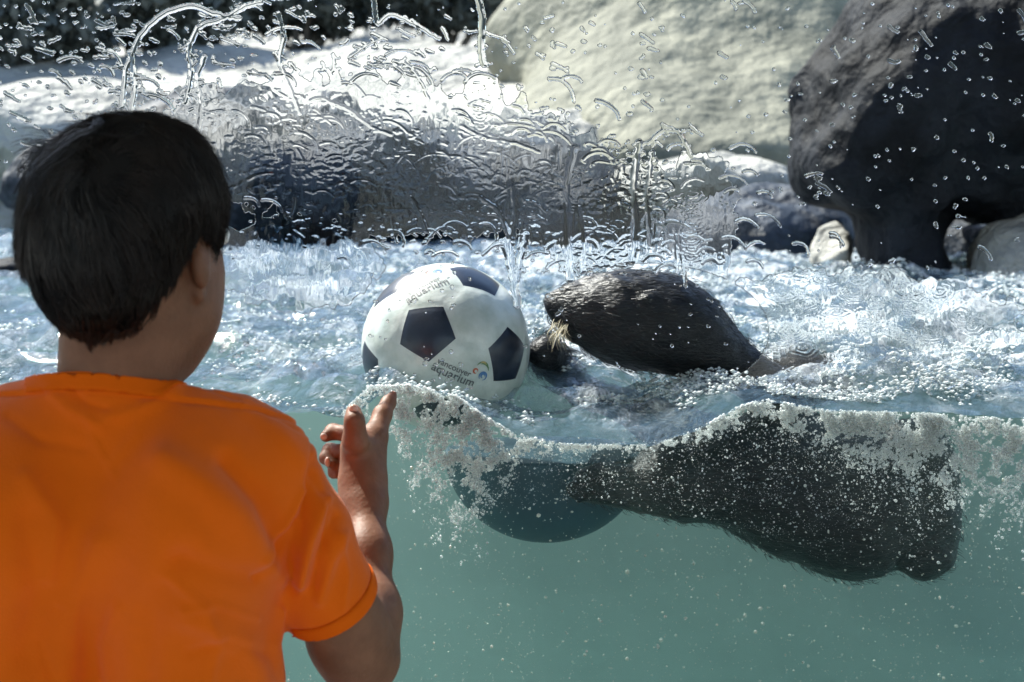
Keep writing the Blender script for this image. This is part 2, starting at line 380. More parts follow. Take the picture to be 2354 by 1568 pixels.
ty = np.linspace(0, 1, ny); ys = GY + 10.5 * (np.exp(3.6 * ty) - 1) / (math.exp(3.6) - 1)
U = np.linspace(-1, 1, nx)
W_ = .85 + (ys - GY) * .55
X = U[None, :] * W_[:, None]; Y = np.repeat(ys[:, None], nx, 1); Z = wheight(X, Y)
Vt = np.stack([X, Y, Z], -1).reshape(-1, 3)
i = (np.arange(ny - 1)[:, None] * nx + np.arange(nx - 1)[None, :]).ravel()
Fq = np.stack([i, i + 1, i + nx + 1, i + nx], 1)
me = mesh_np('water_surface', Vt, Fq)
at = me.attributes.new('foam', 'FLOAT', 'POINT')
fo = .82 + .8 * noise3(np.stack([Vt[:, 0] * 1.5, Vt[:, 1] * 1.5, Vt[:, 0] * 0], -1)) + .5 * np.clip(Vt[:, 0] / Vt[:, 1] * 4, -1, 1); fo *= np.clip((Vt[:, 1] - GY) / .35, .08, 1)
at.data.foreach_set('value', np.clip(fo, 0, 1.3).astype(np.float32))
tag(link('water_surface', me, M['water']), kind='structure')
# body of water (volume only), its top just under the surface sheet, its foot on the pool floor
nb = 60; xb = np.linspace(-1, 1, 90); yb = GY + 10.5 * (np.exp(3.6 * np.linspace(0, 1, nb)) - 1) / (math.exp(3.6) - 1)
Wb = .85 + (yb - GY) * .55; XB = xb[None] * Wb[:, None]; YB = np.repeat(yb[:, None], 90, 1); ZB = wheight(XB, YB) - .006
YB[0] += .0005
top = np.stack([XB, YB, ZB], -1).reshape(-1, 3); bot = top.copy(); bot[:, 2] = .02
i = (np.arange(nb - 1)[:, None] * 90 + np.arange(89)[None, :]).ravel(); K = 90 * nb
ft = np.stack([i, i + 1, i + 91, i + 90], 1); fb_ = ft[:, ::-1] + K
ring = list(range(0, 89)) + [k * 90 + 89 for k in range(nb - 1)] + [(nb - 1) * 90 + k for k in range(89, 0, -1)] + [k * 90 for k in range(nb - 1, 0, -1)]
ring = np.array(ring); nxt = np.roll(ring, -1); fs = np.stack([ring + K, nxt + K, nxt, ring], 1)
tag(link('water', mesh_np('water', np.concatenate([top, bot]), np.concatenate([ft, fb_, fs])), M['water_volume'], smooth=False), kind='structure')
# far bank
gx = np.linspace(-16, 16, 220); gy = np.linspace(7.2, 26, 150); X, Y = np.meshgrid(gx, gy)
def bank(x, y):
    q = np.stack([x * .45, y * .45, x * 0], -1)
    z = 1.65 + np.clip(y - 7.4, 0, 20) * .19 + .22 * fbm(q, 5) + np.clip(y - 13, 0, 20) * .5
    return z - np.clip(7.6 - y, 0, 1) * 4
V_ = np.stack([X, Y, bank(X, Y)], -1).reshape(-1, 3)
i = (np.arange(149)[:, None] * 220 + np.arange(219)[None, :]).ravel()
tag(link('hillside', mesh_np('hillside', V_, np.stack([i, i + 1, i + 221, i + 220], 1)), M['rock_pale']), kind='structure')

# ================================================================== ROCKS
def rock(name, prims, vox, amp, freq, material, label, cat='rock', group=None):
    k = rng.uniform(0, 50)
    v, f = sdf_mesh(prims, vox, (lambda p: amp * fbm(p * freq + k, 4) + amp * .5 * np.abs(noise3(p * freq * .6 + k + 9)), amp * 2.5 + vox * 2))
    c = np.array([(v[:, 0].min() + v[:, 0].max()) / 2, (v[:, 1].min() + v[:, 1].max()) / 2, v[:, 2].min()])
    o = link(name, mesh_np(name, v - c, f), material); o.location = [float(t) for t in c]
    return tag(o, label, cat, group)
def E(px, py, y, rx, rz, ry, k=.1, rot=0):
    c, s = math.cos(rot), math.sin(rot)
    return ell(P(px, py, y), (px2m(rx, y), ry, px2m(rz, y)), [[c, 0, -s], [0, 1, 0], [s, 0, c]], k)
rock('rock_ledge', [E(520, 480, 6.6, 330, 260, .8), E(760, 430, 6.6, 340, 190, .8), E(1050, 460, 6.6, 330, 165, .7), E(1300, 470, 6.5, 190, 135, .6), E(300, 430, 7.2, 260, 120, .6)], .05, .10, 2.2, M['rock_blue'],
     'long wet blue-grey rock ledge across the far side of the pool')
rock('boulder', [E(1690, 560, 5.4, 190, 110, .45, rot=-.2), E(1850, 520, 5.5, 120, 110, .4), E(1560, 600, 5.4, 90, 60, .4)], .035, .08, 3, M['rock_blue'],
     'grey boulder with pale sunlit top between ledge and dark overhang')
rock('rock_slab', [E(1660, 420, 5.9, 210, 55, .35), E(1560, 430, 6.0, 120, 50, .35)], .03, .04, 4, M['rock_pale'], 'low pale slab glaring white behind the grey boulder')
rock('rock_wall', [E(1520, 90, 9.6, 400, 200, .6, .6), E(1850, 200, 9.0, 420, 300, .6, .8), E(1560, 290, 8.6, 420, 130, .7, .8, rot=.06), E(1680, 370, 7.8, 300, 100, .6, .6)], .06, .05, 1.5, M['rock_beige'],
     'beige rock wall rising between the shrubs and the dark overhang')
rock('dark_overhang', [E(2180, 200, 4.3, 300, 300, .5), E(2010, 290, 4.2, 165, 175, .4), E(2350, 120, 4.3, 330, 330, .6), E(1935, 385, 4.2, 92, 95, .3), E(2150, 420, 4.3, 180, 60, .35), E(2045, 520, 4.2, 85, 150, .25), E(2070, 610, 4.2, 70, 80, .25), E(2330, 465, 4.4, 130, 40, .3), E(2130, 820, 4.1, 150, 200, .3), E(2400, 1400, 5.4, 700, 640, .5)], .03, .05, 4.5, M['rock_dark'],  # last ellipsoid: submerged base added to imitate shade in the water at right
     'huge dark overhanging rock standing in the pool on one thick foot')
rock('boulder', [E(2190, 570, 4.9, 110, 85, .3)], .025, .04, 5, M['rock_blue'], 'blue-grey boulder seen under the dark overhang')
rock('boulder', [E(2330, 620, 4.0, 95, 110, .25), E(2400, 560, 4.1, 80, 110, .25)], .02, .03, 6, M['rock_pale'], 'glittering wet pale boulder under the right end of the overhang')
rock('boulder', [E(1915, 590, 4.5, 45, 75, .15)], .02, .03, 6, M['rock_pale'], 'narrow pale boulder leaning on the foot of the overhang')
rock('boulder', [E(25, 615, 3.9, 52, 26, .1)], .015, .015, 8, M['rock_dark'], 'small dark boulder in the water beside the boy\'s head')
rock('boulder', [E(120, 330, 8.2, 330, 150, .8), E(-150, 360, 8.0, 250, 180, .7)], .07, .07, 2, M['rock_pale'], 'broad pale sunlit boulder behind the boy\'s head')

# shrubs on the bank
def shrub(px, py, y, rx, rz, n, label):
    c = P(px, py, y); base = empty('shrub', (c[0], c[1], bank(c[0], c[1])))
    rxm, rzm = px2m(rx, y), px2m(rz, y)
    d = rng.normal(size=(n, 3)); d /= np.linalg.norm(d, axis=1)[:, None]
    rad = rng.uniform(.45, 1.05, n) ** .6; lump = 1 + .35 * noise3(d * 2.5 + px)
    p = c + d * (rad * lump)[:, None] * np.array((rxm, rxm * .6, rzm))
    a = rng.normal(size=(n, 3)); a /= np.linalg.norm(a, axis=1)[:, None]; b = np.cross(a, rng.normal(size=(n, 3))); b /= np.linalg.norm(b, axis=1)[:, None]
    s = rng.uniform(.04, .10, n)[:, None]
    V = np.stack([p - a * s, p + b * s * .45, p + a * s, p - b * s * .45], 1).reshape(-1, 3)
    link('foliage', mesh_np('foliage', V, np.arange(4 * n).reshape(-1, 4)), M['leaf'], base, False)
    cv = []
    for k in range(7):
        t = np.linspace(0, 1, 6)[:, None]; e = c + rng.normal(size=3) * (rxm * .4, rxm * .2, rzm * .4)
        st = np.array(base.location) - (0, 0, .1)
        cv.append(st + (e - st) * t + .05 * np.sin(t * 5 + k))
    v, f = ribbons(cv, [.04] * 7); link('stem', mesh_np('stem', v, f), M['bark'], base)
    tag(base, label, 'shrub', 'shrubs at the top of the far bank')
shrub(60, 60, 11, 190, 110, 5000, 'leftmost dark shrub on the far bank behind the spattered glass')
shrub(360, 10, 11.5, 200, 100, 5000, 'dark shrub above the boy\'s head, between two others')
shrub(700, -5, 12, 220, 75, 5000, 'dark shrub directly above the ledge, long and low')
shrub(1030, 0, 12, 180, 60, 4000, 'dark shrub beside the beige rock wall')

# ================================================================== BALL
BC = P(1025, 799, 1.97); BR = px2m(195, 1.97)
ball = empty('soccer_ball', BC)
tag(ball, 'white soccer ball with navy pentagons floating at the glass', 'ball')
phi = (1 + 5 ** .5) / 2
IV = np.array([(0, s1, s2 * phi) for s1 in (1, -1) for s2 in (1, -1)] + [(s1, s2 * phi, 0) for s1 in (1, -1) for s2 in (1, -1)] + [(s2 * phi, 0, s1) for s1 in (1, -1) for s2 in (1, -1)])
IV /= np.linalg.norm(IV, axis=1)[:, None]
def view2world(v):   # view axes (right, up, towards camera) -> world
    r = np.array((1, 0, 0)); u = np.array((0, sp, cp)); f = np.array((0, -cp, sp)); return r * v[0] + u * v[1] + f * v[2]
def frame_of(a, b):
    a = a / np.linalg.norm(a); c = np.cross(a, b); c /= np.linalg.norm(c); return np.stack([a, np.cross(c, a), c], 1)
v0 = IV[0]; nb5 = [k for k in range(12) if 0 < IV[k] @ v0 < .9]
T0 = frame_of(view2world((-.18, .19, .965)), view2world((.74, -.09, .667))); S0 = frame_of(v0, IV[nb5[0]])
IR = IV @ (T0 @ S0.T).T
def panel(corners, sub=7):
    """geodesic fan panel, puffed up between its seams"""
    c = np.mean(corners, 0); V = []; Fc = []
    n = len(corners)
    for k in range(n):
        a, b = corners[k], corners[(k + 1) % n]; o = len(V)
        idx = {}
        for i in range(sub + 1):
            for j in range(i + 1):
                t = i / sub; s = j / i if i else 0
                p = c + (a + (b - a) * s - c) * t; p = p / np.linalg.norm(p)
                puff = 1 - .012 * (t ** 6); idx[i, j] = len(V); V.append(p * puff)
        for i in range(sub):
            for j in range(i + 1):
                Fc.append((idx[i, j], idx[i + 1, j], idx[i + 1, j + 1]))
                if j < i: Fc.append((idx[i, j], idx[i + 1, j + 1], idx[i, j + 1]))
    return np.array(V), np.array(Fc)
edges = [(i, j) for i in range(12) for j in range(12) if i != j and IR[i] @ IR[j] > .4]
cut = {(i, j): IR[i] * 2 / 3 + IR[j] / 3 for i, j in edges}
def order(pts, c):
    c = c / np.linalg.norm(c); u = np.cross(c, (.3, .5, .8)); u /= np.linalg.norm(u); v = np.cross(c, u)
    return [pts[k] for k in np.argsort([math.atan2(p @ v, p @ u) for p in pts])]
PV, PF, PM, off = [], [], [], 0
tris = [(i, j, k) for i in range(12) for j in range(i + 1, 12) for k in range(j + 1, 12) if (i, j) in cut and (j, k) in cut and (i, k) in cut]
for i in range(12):
    v, f = panel(order([cut[e] for e in edges if e[0] == i], IR[i])); PV.append(v); PF.append(f + off); PM += [1] * len(f); off += len(v)
for (i, j, k) in tris:
    v, f = panel(order([cut[e] for e in ((i, j), (j, i), (j, k), (k, j), (i, k), (k, i))], IR[i] + IR[j] + IR[k])); PV.append(v); PF.append(f + off); PM += [0] * len(f); off += len(v)
PV = np.concatenate(PV); PF = np.concatenate(PF)
PV = PV * (1 + .006 * fbm(PV * 2.5, 3))[:, None] * BR
me = mesh_np('panels', PV + BC, PF); me.polygons.foreach_set('material_index', np.array(PM, np.int32))
bm = bmesh.new(); bm.from_mesh(me); bmesh.ops.remove_doubles(bm, verts=bm.verts, dist=.0004); bmesh.ops.recalc_face_normals(bm, faces=bm.faces); bm.to_mesh(me); bm.free()
link('panels', me, [M['ball_white'], M['ball_black']], ball)
def on_ball(pts2, dirv, ang, scale, lift=1.006):
    """flat drawing coordinates -> the ball's skin around view direction dirv"""
    d = np.array(dirv, float); d /= np.linalg.norm(d); up = np.array((0, 1, 0)); r = np.cross(up, d); r /= np.linalg.norm(r); u = np.cross(d, r)
    ca, sa = math.cos(ang), math.sin(ang); out = []
    for x, y in pts2:
        x, y = x * scale, y * scale; X_, Y_ = x * ca - y * sa, x * sa + y * ca
        q = d + r * X_ + u * Y_; q /= np.linalg.norm(q); out.append(BC + view2world(q) * BR * lift)
    return np.array(out)
def text_part(s, dirv, ang, scale, xo, yo, name='lettering'):
    cu = bpy.data.curves.new('t', 'FONT'); cu.body = s; cu.size = 1; cu.align_x = 'CENTER'; cu.offset = .012
    t = bpy.data.objects.new('t', cu); col.objects.link(t); dg = bpy.context.evaluated_depsgraph_get()
    me = bpy.data.meshes.new_from_object(t.evaluated_get(dg)); bpy.data.objects.remove(t)
    bm = bmesh.new(); bm.from_mesh(me); bmesh.ops.triangulate(bm, faces=bm.faces)
    bmesh.ops.subdivide_edges(bm, edges=[e for e in bm.edges if e.calc_length() > .25], cuts=2); bm.to_mesh(me); bm.free()
    co = on_ball([(v.co.x + xo, v.co.y + yo) for v in me.vertices], dirv, ang, scale)
    for v, c in zip(me.vertices, co): v.co = c
    me.name = name; return link(name, me, M['ink'], ball, False)
def swirl(dirv, ang, scale):
    for cen, rr, a0, a1, mt in (((0, .35), .9, .5, 2.9, 'green'), ((.1, .1), .95, .3, 2.2, 'green'), ((-.75, -.25), .3, 0, 5.5, 'red'), ((.55, -.55), .55, -1.2, 4.2, 'blueink'), ((.55, -.5), .28, 0, 5, 'blueink'), ((-.1, .75), .5, .6, 2.6, 'gold')):
        a = np.linspace(a0, a1, 18); o = np.stack([np.cos(a), np.sin(a)], 1)
        w_ = .13 * np.sin(np.linspace(.25, 2.9, 18))[:, None]
        p = np.concatenate([np.array(cen) + o * (rr + w_), np.array(cen) + o * (rr - w_)])
        v = on_ball(p, dirv, ang, scale); k = np.arange(17)
        link('emblem', mesh_np('emblem', v, np.stack([k, k + 1, k + 19, k + 18], 1)), M[mt], ball, False)
def bdir(px, py):
    x, y = (px - 1025) / 195, -(py - 799) / 195; return (x, y, math.sqrt(max(.02, 1 - x * x - y * y)))
text_part('vancouver', bdir(1052, 856), R(-24), .1, -.3, .35); text_part('aquarium', bdir(1052, 856), R(-24), .145, 0, -.45)
swirl(bdir(1110, 850), R(-20), .085)
text_part('vancouver', bdir(986, 665), R(38), .1, .0, .3); text_part('aquarium', bdir(986, 665), R(38), .15, 0, -.5)
swirl(bdir(1000, 625), R(20), .085)
# the ball's underside as the water shows it, shifted and enlarged below the surface
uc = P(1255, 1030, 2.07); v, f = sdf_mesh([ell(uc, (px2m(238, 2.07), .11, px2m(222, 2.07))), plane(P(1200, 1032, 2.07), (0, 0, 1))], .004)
link('submerged_underside', mesh_np('submerged_underside', relax(v, f, 2), f), M['underside'], ball)['label'] = 'underside of the ball below the waterline, its shade painted dark blue'

# ================================================================== OTTER
otter = empty('sea_otter', P(1700, 1150, 1.95)); tag(otter, 'dark wet sea otter swimming up to the ball at the glass', 'otter')
HY = 1.95
hd = [(1266, 694, 10), (1285, 702, 30), (1330, 713, 62), (1400, 724, 94), (1460, 735, 108), (1530, 746, 108), (1590, 776, 90), (1650, 815, 62), (1710, 856, 46), (1785, 900, 44)]
pr = chain([(a, b, HY, r) for a, b, r in hd], .02)
pr += chain([(1785, 900, HY, 44), (1800, 1000, 1.96, 80)], .04)
pr += chain([(1790, 900, 1.98, 44), (1850, 872, 2.10, 52), (1925, 890, 2.2, 36)], .03)            # wet back behind the neck
pr += chain([(1252, 812, 2.02, 44), (1340, 900, 2.12, 32), (1480, 950, 2.1, 46), (1650, 1040, 2.0, 80)], .02)   # far forepaw on the ball
pr += chain([(1352, 1112, 1.92, 40), (1400, 1112, 1.92, 38), (1470, 1125, 1.92, 40), (1545, 1100, 1.93, 82), (1700, 1090, 1.94, 112), (1810, 1115, 1.94, 155), (1955, 1152, 1.95, 172), (2080, 1110, 1.95, 125)], .03)
pr += chain([(1575, 1130, 1.93, 62), (1640, 1110, 1.93, 70)], .03)
pr += chain([(2090, 1060, 1.94, 100), (2120, 1200, 1.93, 86), (2125, 1262, 1.92, 74)], .012)
for dx, dy in ((-34, 6), (-30, 22), (-12, 34)): pr.append(cone(P(1345, 1115, 1.915), P(1345 + dx * .9, 1115 + dy * .9, 1.905), .012, .007, .006))
pr += [cone(P(1478, 690, 1.895), P(1488, 682, 1.886), .006, .005, .005)]                          # small ear
v, f = sdf_mesh(pr, .0045, (lambda p: .0035 * fbm(p * 28, 3), .03)); v = relax(v, f, 1)
link('body', mesh_np('body', v, f), M['fur'], otter)
OB = BVHTree.FromPolygons(v.tolist(), f.tolist()); on = vnormals(v, f)
cur, wd = [], []
def fur_along(n, sel, flow, ln, lift):
    ii = np.flatnonzero(sel); ii = rng.choice(ii, n)
    for k in ii:
        p = v[k] + rng.normal(size=3) * .003; nn = on[k]
        t = flow(v[k]); t = t - nn * (t @ nn); t /= np.linalg.norm(t) + 1e-9; t = t + rng.normal(size=3) * .22; l = ln * rng.uniform(.5, 1.2)
        s = np.linspace(0, 1, 5)[:, None]; cur.append(p + t * l * s + nn * (lift * l * np.sin(s * 2.2))); wd.append(rng.uniform(.00025, .0005))
zrow = lambda r: P(1177, r, HY)[2]
fur_along(2800, (v[:, 2] > zrow(880)) & (v[:, 1] < 2.12), lambda p: np.array((1, .1, -.35)), .017, .04)
fur_along(900, (v[:, 2] > zrow(880)) & (v[:, 1] > 2.0), lambda p: np.array((1, .1, .0)), .025, .3)
fur_along(6000, v[:, 2] < zrow(900), lambda p: np.array((1, 0, -.5)), .011, .25)
fv, ff = ribbons(cur, wd); link('fur', mesh_np('fur', fv, ff), M['fur_strand'], otter)
cur = []
for k in range(42):
    a = P(1285 + rng.uniform(-12, 30), 745 + rng.uniform(-12, 14), HY - .03); e = P(1285 + rng.uniform(-28, 30), 800 + rng.uniform(-25, 12), HY - rng.uniform(.0, .08))
    s = np.linspace(0, 1, 7)[:, None]; cur.append(a + (e - a) * s + np.array((-.006, -.004, 0)) * np.sin(s * 3.1))
fv, ff = ribbons(cur, [.0005] * len(cur)); link('whiskers', mesh_np('whiskers', fv, ff), M['pale_hair'], otter)
vv, ff = blobs([P(1262, 692, HY - .004)], [.0085], ICO2, np.array([[1, 1.2, .8]])); link('nose', mesh_np('nose', vv, ff), M['dark'], otter)
vv, ff = blobs([P(1368, 686, HY - .040)], [.007], ICO2); link('eye', mesh_np('eye', vv, ff), M['dark'], otter)

# ================================================================== BUBBLES
def inside_poly(px, py, poly):
    c = np.zeros(len(px), bool); n = len(poly)
    for i in range(n):
        x1, y1 = poly[i]; x2, y2 = poly[(i + 1) % n]
        hit = ((y1 > py) != (y2 > py)) & (px < (x2 - x1) * (py - y1) / (y2 - y1 + 1e-9) + x1); c ^= hit
    return c
def scatter(poly, n, ymin, ymax, rmin, rmax, clump=60., thr=-.1, fade=None):
    poly = np.array(poly, float); lo, hi = poly.min(0), poly.max(0); out = []; tot = 0
    while tot < n:
        x = rng.uniform(lo[0], hi[0], n * 2); y = rng.uniform(lo[1], hi[1], n * 2)
        q = fbm(np.stack([x / clump, y / clump, x * 0], -1), 3) + rng.uniform(-.25, .25, len(x))
        m = inside_poly(x, y, poly) & (q > thr)
        m &= y > np.interp(x, _lx, _lr) + 4
        if fade: m &= rng.uniform(0, 1, len(x)) < fade(x, y)
        out.append(np.stack([x[m], y[m]], 1)); tot += m.sum()
    o = np.concatenate(out)[:n]; d = ymin + (ymax - ymin) * rng.uniform(0, 1, n) ** 1.6
    r = rmin * (rmax / rmin) ** (rng.uniform(0, 1, n) ** 3.2)
    C = np.array([P(a, b, c) for (a, b), c in zip(o, d)]); return C, r * d / FPX
def froth_cloud(n, fn, box, ymin, ymax, rmin, rmax):
    out = []; tot = 0
    while tot < n:
        x = rng.uniform(box[0], box[1], 200000); y = rng.uniform(box[2], box[3], 200000)
        m = rng.uniform(0, 1, 200000) < fn(x, y); out.append(np.stack([x[m], y[m]], 1)); tot += m.sum()
    o = np.concatenate(out)[:n]; d = ymin + (ymax - ymin) * rng.uniform(0, 1, n) ** 1.8
    r = rmin * (rmax / rmin) ** (rng.uniform(0, 1, n) ** 4.0)
    t = d[:, None]; A = (o[:, :1] - CX) / FPX; B = -(o[:, 1:] - CY) / FPX; tt = t / (cp + B * sp)
    return np.concatenate([A * tt, t, CAMZ + tt * (-sp + B * cp)], 1), r * d / FPX
def clumpy(x, y, s=45.): 
    q = np.stack([x / s, y / s, x * 0 + 2], -1); return np.clip(.5 + .1 * (x > 1500) + 1.1 * fbm(q, 5, gain=.75), 0, 1) ** 2
def band(x, y):
    h = np.interp(x, [770, 800, 840, 900, 950, 1050, 1120, 1180, 1250, 1400, 1540, 1700, 1900, 2100, 2354], [0, 18, 40, 90, 170, 210, 150, 60, 22, 9, 12, 30, 60, 110, 150])
    d = y - np.interp(x, _lx, _lr) - 3
    lef = np.clip((x - (905 + .25 * np.clip(y - 1050, 0, 300))) / 30, 0, 1) * (y > 1000) + (y <= 1000)
    return (d > 0) * np.exp(-(d / (h + 1e-3)) ** 2 * 1.2) * clumpy(x, y) * lef
def body_fn(x, y):
    ing = inside_poly(x, y, [(1060, 1030), (1530, 1010), (1700, 950), (2190, 980), (2230, 1200), (2100, 1330), (1900, 1290), (1600, 1190), (1340, 1150), (1150, 1180)])
    return ing * np.clip((1350 - y) / 330, .08, 1) * (.3 + .7 * clumpy(x, y, 80.))
sets = [froth_cloud(92000, band, (770, 2400, 870, 1300), 1.7412, 1.775, .75, 4.2), froth_cloud(6500, body_fn, (1060, 2240, 940, 1340), 1.745, 1.83, .65, 2.8)]
C = np.concatenate([q_[0] for q_ in sets]); r = np.concatenate([q_[1] for q_ in sets])
big = r > 2.2 * 1.77 / FPX
vv, ff = merge([blobs(C[~big], r[~big], (_octv, _octf)), blobs(C[big], r[big], ICO1)])
tag(link('bubbles', mesh_np('bubbles', vv, ff), M['bubble']), 'white air bubbles churning under the waterline against the glass', 'bubbles', kind='stuff')
n = 5200; x = rng.uniform(600, 2500, n); y = rng.uniform(985, 1600, n); d = rng.uniform(1.745, 2.3, n)
r = rng.uniform(.55, 1.5, n) * (1 + 2.2 * rng.uniform(0, 1, n) ** 9)
Cc = np.array([P(a, b, c) for a, b, c in zip(x, y, d)]); vv, ff = blobs(Cc, r * d / FPX, ICO1, rng.uniform(.6, 1.5, (n, 3)))
tag(link('specks', mesh_np('specks', vv, ff), M['speck']), 'tiny pale specks drifting in the murky green water', 'specks', kind='stuff')

# foam thrown up on the surface of the pool
n = 60000; x = np.where(rng.random(n) < .75, rng.uniform(1200, 2500, n), rng.uniform(-100, 1200, n)); yy = GY + .03 + rng.random(n) ** 1.4 * 3.2
X_ = (x - CX) / FPX * yy * 1.0; q = np.stack([X_ * 5, yy * 5, X_ * 0 + 4], -1); kk = fbm(q, 5, gain=.7) + rng.uniform(-.12, .12, n) + .06 * (x > 1200)
far_ok = (np.hypot(X_ - BC[0], yy - BC[1]) > BR + .01); X_, yy, kk = X_[(kk > .16) & far_ok], yy[(kk > .16) & far_ok], kk[(kk > .16) & far_ok]
rr = rng.uniform(.0008, .0028, len(X_)) * (.5 + yy * .35); Zs = wheight(X_, yy) + rng.random(len(X_)) ** 2 * .012
vv, ff = blobs(np.stack([X_, yy, Zs], 1), rr, (_octv, _octf), np.stack([rng.uniform(.8, 2, len(X_)), np.ones(len(X_)), rng.uniform(.5, 1.1, len(X_))], 1))
tag(link('foam', mesh_np('foam', vv, ff), M['froth']), 'white foam and spray thrown up on the pool around ball and otter', 'foam', kind='stuff')

# ================================================================== DROPS AND RUNS ON THE GLASS
step = 1.6; x0, x1, r0, r1 = -40, 2400, -40, 905
gw, gh = int((x1 - x0) / step), int((r1 - r0) / step)
H = np.zeros((gh, gw))
GXp = x0 + step * np.arange(gw); GRp = r0 + step * np.arange(gh)
PX, PR = np.meshgrid(GXp, GRp)
def splat(pts, rad, h, taper=True):
    """one bead or run of water along pts (photo pixels)"""
    pts = np.asarray(pts, float); n = len(pts)
    for k in range(n - 1):
        a, b = pts[k], pts[k + 1]; ra = rad * (1 - .6 * k / n if taper else 1)
        i0 = int((min(a[0], b[0]) - rad - x0) / step) - 1; i1 = int((max(a[0], b[0]) + rad - x0) / step) + 2
        j0 = int((min(a[1], b[1]) - rad - r0) / step) - 1; j1 = int((max(a[1], b[1]) + rad - r0) / step) + 2
        i0, j0 = max(i0, 0), max(j0, 0); i1, j1 = min(i1, gw), min(j1, gh)
        if i1 <= i0 or j1 <= j0: continue
        x = PX[j0:j1, i0:i1]; y = PR[j0:j1, i0:i1]; ab = b - a
        t = np.clip(((x - a[0]) * ab[0] + (y - a[1]) * ab[1]) / max(ab @ ab, 1e-6), 0, 1)
        d = np.hypot(x - a[0] - t * ab[0], y - a[1] - t * ab[1])
        hh = h * np.clip(1 - (d / ra) ** 2, 0, 1) ** .8; S = H[j0:j1, i0:i1]; S[...] = np.maximum(S, hh)
def wander(x, y, ang, ln, curl, n=7, wob=.15):
    pts = [(x, y)]
    for k in range(n):
        ang += curl / n + random.gauss(0, wob); x += math.cos(ang) * ln / n; y += math.sin(ang) * ln / n; pts.append((x, y))
    return pts
def dens(x, y): return noise3(np.array((x / 130, y / 130, 3.3)))
# scalloped wet patches
q = np.stack([PX / 21, PR / 14, PX * 0], -1); q2 = np.stack([PX / 120, PR / 80, PX * 0 + 5], -1)
wet = np.exp(-(((PX - 850) / 520) ** 2 + ((PR - 390 - (PX - 850) * .12) / 170) ** 2) * 1.2) + .8 * np.exp(-(((PX - 1420) / 200) ** 2 + ((PR - 480) / 130) ** 2)) + .35 * np.exp(-(((PX - 300) / 300) ** 2 + ((PR - 40) / 90) ** 2))
f1 = fbm(q, 3) + .5 * fbm(q2, 2) + wet * 1.0 - .85
H = np.maximum(H, np.clip(np.clip(f1, 0, 1) ** .75 * 1.5 + .25 * np.clip(f1, 0, 1) * fbm(q * 2.1, 2), 0, 1.6) * (f1 > 0) * .9)
# small slanting beads, upper left, thinning out to the right
for k in range(1150):
    x = random.uniform(-20, 2354); y = random.triangular(-20, 620, 60)
    pr_ = max(.07, 1 - x / 1700) if y < 330 else .25 * max(.2, 1 - abs(x - 900) / 900)
    if random.random() > pr_ or (x < 540 and y > 300 and x > 60): continue
    L_ = random.choice((6, 8, 10, 16, 30)) * random.uniform(.6, 1.4)
    splat(wander(x, y, R(28 + random.gauss(0, 15)), L_, random.gauss(.1, .4), 4), random.uniform(2.2, 4.2), random.uniform(.5, 1.1))
for k in range(220):                       # round drops, mostly right
    x = random.uniform(0, 2354); y = random.uniform(-10, 480); splat([(x, y), (x + random.uniform(-6, 9) * random.random(), y + random.uniform(0, 5) * random.random())], random.uniform(1.2, 2.0) * (2.2 if random.random() < .06 else 1), random.uniform(.4, 1.1))
# arching rims that fall away to the right
for k in range(95):
    x = random.gauss(800, 330); y = 60 + random.random() ** .8 * 420 + max(0, (x - 800) * .2)
    if (x < 540 and y > 270): continue
    a0 = R(random.uniform(-60, 0)); splat(wander(x, y, a0, random.uniform(30, 90), random.uniform(.9, 1.9), 9, .08), random.uniform(2.6, 4.2), random.uniform(.7, 1.3))
for k in range(110):
    x = random.gauss(1350, 260); y = random.uniform(330, 640)
    splat(wander(x, y, R(random.uniform(-70, -20)), random.uniform(25, 70), random.uniform(1.2, 2.2), 9, .1), random.uniform(2.3, 3.6), random.uniform(.5, 1.1))
# named long runs
runs = [([(280, 245), (290, 150), (325, 75), (375, 30), (440, 10), (500, 35), (550, 42)], 5, 1.5), ([(425, 235), (440, 165), (432, 110), (455, 60), (520, 40), (560, 15), (600, 5)], 5, 1.5),
        ([(640, 30), (655, 90), (640, 140), (665, 200), (690, 260)], 4, 1.1), ([(860, 0), (865, 60), (900, 30), (960, 60), (1010, 90)], 4, 1.2),
        ([(300, 120), (310, 200), (300, 260)], 6, 1.5), ([(470, 130), (450, 180), (465, 240), (455, 300)], 5, 1.3), ([(945, 455), (965, 490), (980, 530)], 6, 1.5), ([(1105, 455), (1145, 480), (1170, 540), (1178, 560)], 6, 1.5),
        ([(1060, 290), (1120, 320), (1190, 330), (1240, 350)], 4, 1.1), ([(760, 235), (800, 250), (850, 290), (900, 310)], 4, 1.2), ([(905, 140), (940, 150), (970, 190), (985, 230)], 4, 1.),
        ([(1100, 0), (1110, 40), (1105, 110), (1112, 150)], 7, 1.5), ([(1180, 640), (1170, 560), (1185, 500), (1180, 430)], 8, 1.6), ([(1160, 560), (1180, 640), (1190, 700)], 7, 1.6), ([(1210, 540), (1190, 620), (1182, 660)], 7, 1.6),
        ([(1320, 340), (1300, 420), (1306, 500), (1310, 640)], 9, 1.6), ([(1330, 480), (1345, 560), (1340, 620)], 8, 1.4), ([(1470, 330), (1455, 420), (1462, 520), (1450, 600)], 9, 1.6), ([(1500, 350), (1485, 440), (1495, 560)], 6, 1.2), ([(1590, 360), (1560, 300), (1520, 300), (1490, 330)], 4, 1.)]
